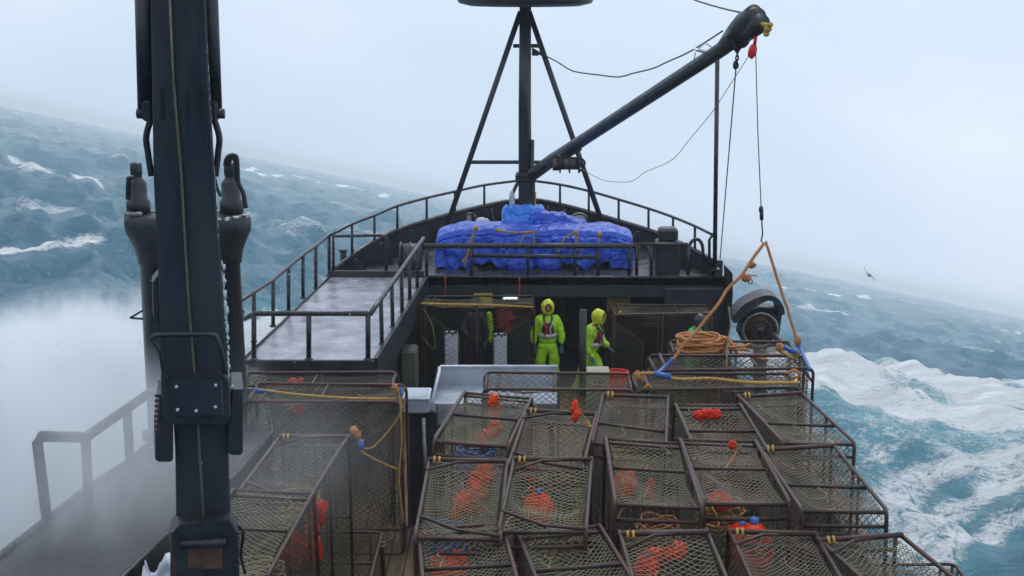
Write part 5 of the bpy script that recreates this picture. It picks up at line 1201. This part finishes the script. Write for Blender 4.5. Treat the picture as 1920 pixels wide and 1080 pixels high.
        b0 = len(vs); vs += [w0 + d * .05 - side * .045 * s_, w0 + d * .085 - side * .065 * s_ - nr_ * .015]; ed += [(1, b0), (b0, b0 + 1)]; rs += [.013, .011]
        skin_mesh('glove', vs, ed, rs, 'glove', t_, 0, 1)
    if vest:
        c2 = ch_ + Vector((0, 0, -.1))
        mb = MB(); mb.ball(c2 + Vector((0, -.09, -.02)), (.135, .075, .17), nu=18, nv=12, lump=.15, seed=3); mb.build('vest', 'vest', t_, world=False)
        for s_ in (-1, 1):
            mb = MB(); mb.tube(smooth_path([nk + Vector((.09 * s_, -.02, 0)), c2 + Vector((.075 * s_, -.165, .13)), c2 + Vector((.03 * s_, -.18, .0)), c2 + Vector((.08 * s_, -.175, -.12))]), .014, 6); mb.build('harness_strap', 'reflect' if s_ > 0 else 'red', t_, world=False)
            mb = MB(); mb.tube(smooth_path([nk + Vector((.07 * s_, -.01, .03)), nk + Vector((.075 * s_, -.12, -.08)), nk + Vector((.03 * s_, -.16, -.18))]), .022, 6); mb.build('collar_strap', 'hose', t_, world=False)
        mb = MB(); ring_wall(mb, (0, -lean * .25), [(.17, 1.09), (.19, 1.09), (.19, 1.17), (.17, 1.17)], 28); mb.build('belt', 'reflect', t_, world=False)
    return t_
VV = Vector
p1 = P(1026, 735, Y=26.7); z_s = .1
h1 = (P(1023, 562, Y=26.7).z - .1) / 1.82
person('standing fisherman facing the camera in yellow green oilskins and yellow hood with dark vest', (p1.x, 26.7, .1), R(4), 'hiviz', 'hiviz', 'hood',
       dict(aL=(VV((.27, -.02, 1.16)), VV((.27, -.09, .92))), aR=(VV((-.27, .0, 1.16)), VV((-.26, -.06, .92))), legL=(VV((.14, -.03, .5)), VV((.16, 0, .08))), legR=(VV((-.15, -.03, .5)), VV((-.19, 0, .08)))), h1)
p2 = P(1106, 735, Y=26.15); h2 = (P(1115, 584, Y=26.15).z - .1) / 1.76
person('second fisherman in yellow green oilskins turned sideways behind a black post', (p2.x, 26.15, .1), R(58), 'hiviz', 'hiviz', 'hood',
       dict(aL=(VV((.25, -.1, 1.14)), VV((.22, -.3, 1.02))), aR=(VV((-.24, -.02, 1.14)), VV((-.22, -.12, .92))), legL=(VV((.12, -.16, .5)), VV((.12, -.2, .08))), legR=(VV((-.12, .12, .5)), VV((-.13, .27, .08))), lean=.16), h2, vest=True)
p3 = P(893, 700, Y=27.6)
person('dim fisherman in dark gear with a yellow green sleeve behind the green netted pot', (p3.x, 27.5, .1), R(-20), 'bulk', 'bulk', 'net2',
       dict(aL=(VV((.3, -.04, 1.16)), VV((.28, -.1, .92))), aR=(VV((-.27, -.1, 1.16)), VV((-.1, -.3, 1.1))), legL=(VV((.12, -.03, .5)), VV((.13, 0, .08))), legR=(VV((-.12, -.03, .5)), VV((-.14, 0, .08)))), .94, vest=False)
mb = MB(); q1 = P(917, 612, Y=27.35); mb.tube(smooth_path([q1 + Vector((0, 0, .3)), q1 + Vector((.03, 0, 0)), q1 + Vector((.02, 0, -.32))]), [.05] * 13 if False else .055, 10); o = mb.build('oilskin_sleeve', 'hiviz'); o['label'] = 'yellow green oilskin hanging beside the dim fisherman behind the net'; o['category'] = 'oilskin'
p4 = P(1290, 700, Y=26.5)
person('bending fisherman in green oilskins half hidden behind the far starboard pots', (p4.x, 26.3, .1), R(60), 'green', 'green', 'bulk',
       dict(aL=(VV((.26, -.22, 1.2)), VV((.2, -.42, 1.05))), aR=(VV((-.26, -.2, 1.15)), VV((-.2, -.4, 1.0))), legL=(VV((.13, -.12, .5)), VV((.13, 0, .08))), legR=(VV((-.13, -.1, .5)), VV((-.14, .1, .08))), lean=.2), .93, vest=False)

# ------------------------------------------------------------------ sea bird
b0 = P(1630, 516, Y=75); t_ = thing('seabird', 'small grey seabird flying low over the waves to starboard', 'bird', tuple(b0))
skb = []; mb = MB(); mb.ball(b0, (.10, .26, .09), nu=14, nv=10); mb.ball(b0 + VV((0, -.27, .05)), (.06, .08, .06), nu=10, nv=7); mb.tube([b0 + VV((0, -.33, .04)), b0 + VV((0, -.42, .02))], [.02, .004], 6)
mb.prism([b0 + VV((-.03, .2, 0)), b0 + VV((.03, .2, 0)), b0 + VV((.09, .42, 0)), b0 + VV((-.09, .42, 0))], (0, 0, 0), (0, 0, .02)); mb.build('body', 'bird', t_)
for s_, up in ((-1, .42), (1, -.30)):
    mb = MB(); a = b0 + VV((.05 * s_, -.08, .03)); m1 = b0 + VV((.22 * s_, -.1, .03 + up * .6)); e_ = b0 + VV((.36 * s_, .12, .03 + up * 1.25))
    mb.prism([a, m1 + VV((0, -.02, 0)), e_, m1 + VV((0, .2, 0)), a + VV((0, .24, 0))], (0, 0, 0), (.014 * s_, 0, .016)); mb.build('wing', 'bird', t_)

# ------------------------------------------------------------------ flying spray on the port side
def spray(name, label, c_, rad_, dens, seed, nsc=.5, th=.42, det=4., wid=.22):
    mb = MB(); mb.ball((0, 0, 0), (1, 1, 1), nu=24, nv=16); m = bpy.data.materials.new(name); m.use_nodes = True; t = m.node_tree; t.nodes.clear(); L = t.links.new
    o_ = N(t, 'ShaderNodeOutputMaterial'); pv = N(t, 'ShaderNodeVolumePrincipled'); pv.inputs['Color'].default_value = (.97, .985, 1, 1); pv.inputs['Anisotropy'].default_value = .1
    tc = N(t, 'ShaderNodeTexCoord'); ln = N(t, 'ShaderNodeVectorMath', operation='LENGTH'); L(tc.outputs['Object'], ln.inputs[0])
    fl = N(t, 'ShaderNodeMapRange', interpolation_type='SMOOTHSTEP'); fl.inputs[1].default_value = 1.0; fl.inputs[2].default_value = .25; fl.inputs[3].default_value = 0; fl.inputs[4].default_value = 1; L(ln.outputs['Value'], fl.inputs[0])
    g = N(t, 'ShaderNodeNewGeometry'); nz = N(t, 'ShaderNodeTexNoise', i_Scale=nsc, i_Detail=det, i_Roughness=.68); mp_ = N(t, 'ShaderNodeMapping'); mp_.inputs['Rotation'].default_value = (0, R(35), 0); mp_.inputs['Scale'].default_value = (1.5, 1, .6); L(g.outputs['Position'], mp_.inputs[0]); L(mp_.outputs[0], nz.inputs[0])
    nr2 = N(t, 'ShaderNodeMapRange'); nr2.inputs[1].default_value = th - .1; nr2.inputs[2].default_value = th + wid; L(nz.outputs[0], nr2.inputs[0])
    a = N(t, 'ShaderNodeMath', operation='MULTIPLY'); L(fl.outputs[0], a.inputs[0]); L(nr2.outputs[0], a.inputs[1]); b = N(t, 'ShaderNodeMath', operation='MULTIPLY'); b.inputs[1].default_value = dens; L(a.outputs[0], b.inputs[0]); L(b.outputs[0], pv.inputs['Density']); L(pv.outputs[0], o_.inputs['Volume'])
    o = mb.build(name, m); o.location = c_; o.scale = rad_; o['kind'] = 'stuff'; o['label'] = label; return o
spray('spray_cloud', 'white wave spray bursting up beyond the port rail', P(70, 880, Y=21), (5.4, 5.0, 2.7), 5.0, 1, .9, .50, 5., .12)
spray('spray_cloud', 'ragged plume of white spray rising beside the port crane pedestal', P(200, 715, Y=24), (3.8, 3.5, 1.9), 3.0, 5, 1.5, .53, 6., .09)
spray('spray_mist', 'thin white mist blowing over the port rail and crane foot', P(120, 860, Y=14.8), (2.2, 3.0, 1.35), .75, 2, .9, .40)
spray('spray_mist', 'faint mist drifting over the port pots', P(520, 860, Y=13.6), (1.5, 2.0, .9), .12, 3, .8, .36)
mb = MB(); rn = random.Random(4); ce = P(190, 590, Y=21)
for i in range(350):
    d = Vector((rn.gauss(0, 1.8), rn.gauss(0, 2.2), rn.gauss(.3, .7))); p = ce + d; r_ = .008 * rn.random() ** 2 + .003
    mb.add([p + Vector(v) * r_ for v in ((1, 0, 0), (-1, 0, 0), (0, 1, 0), (0, -1, 0), (0, 0, 1.6), (0, 0, -1.6))], [(0, 2, 4), (2, 1, 4), (1, 3, 4), (3, 0, 4), (2, 0, 5), (1, 2, 5), (3, 1, 5), (0, 3, 5)])
o = mb.build('spray_droplets', 'ice'); o['kind'] = 'stuff'; o['label'] = 'flying white water drops thrown up on the port side'
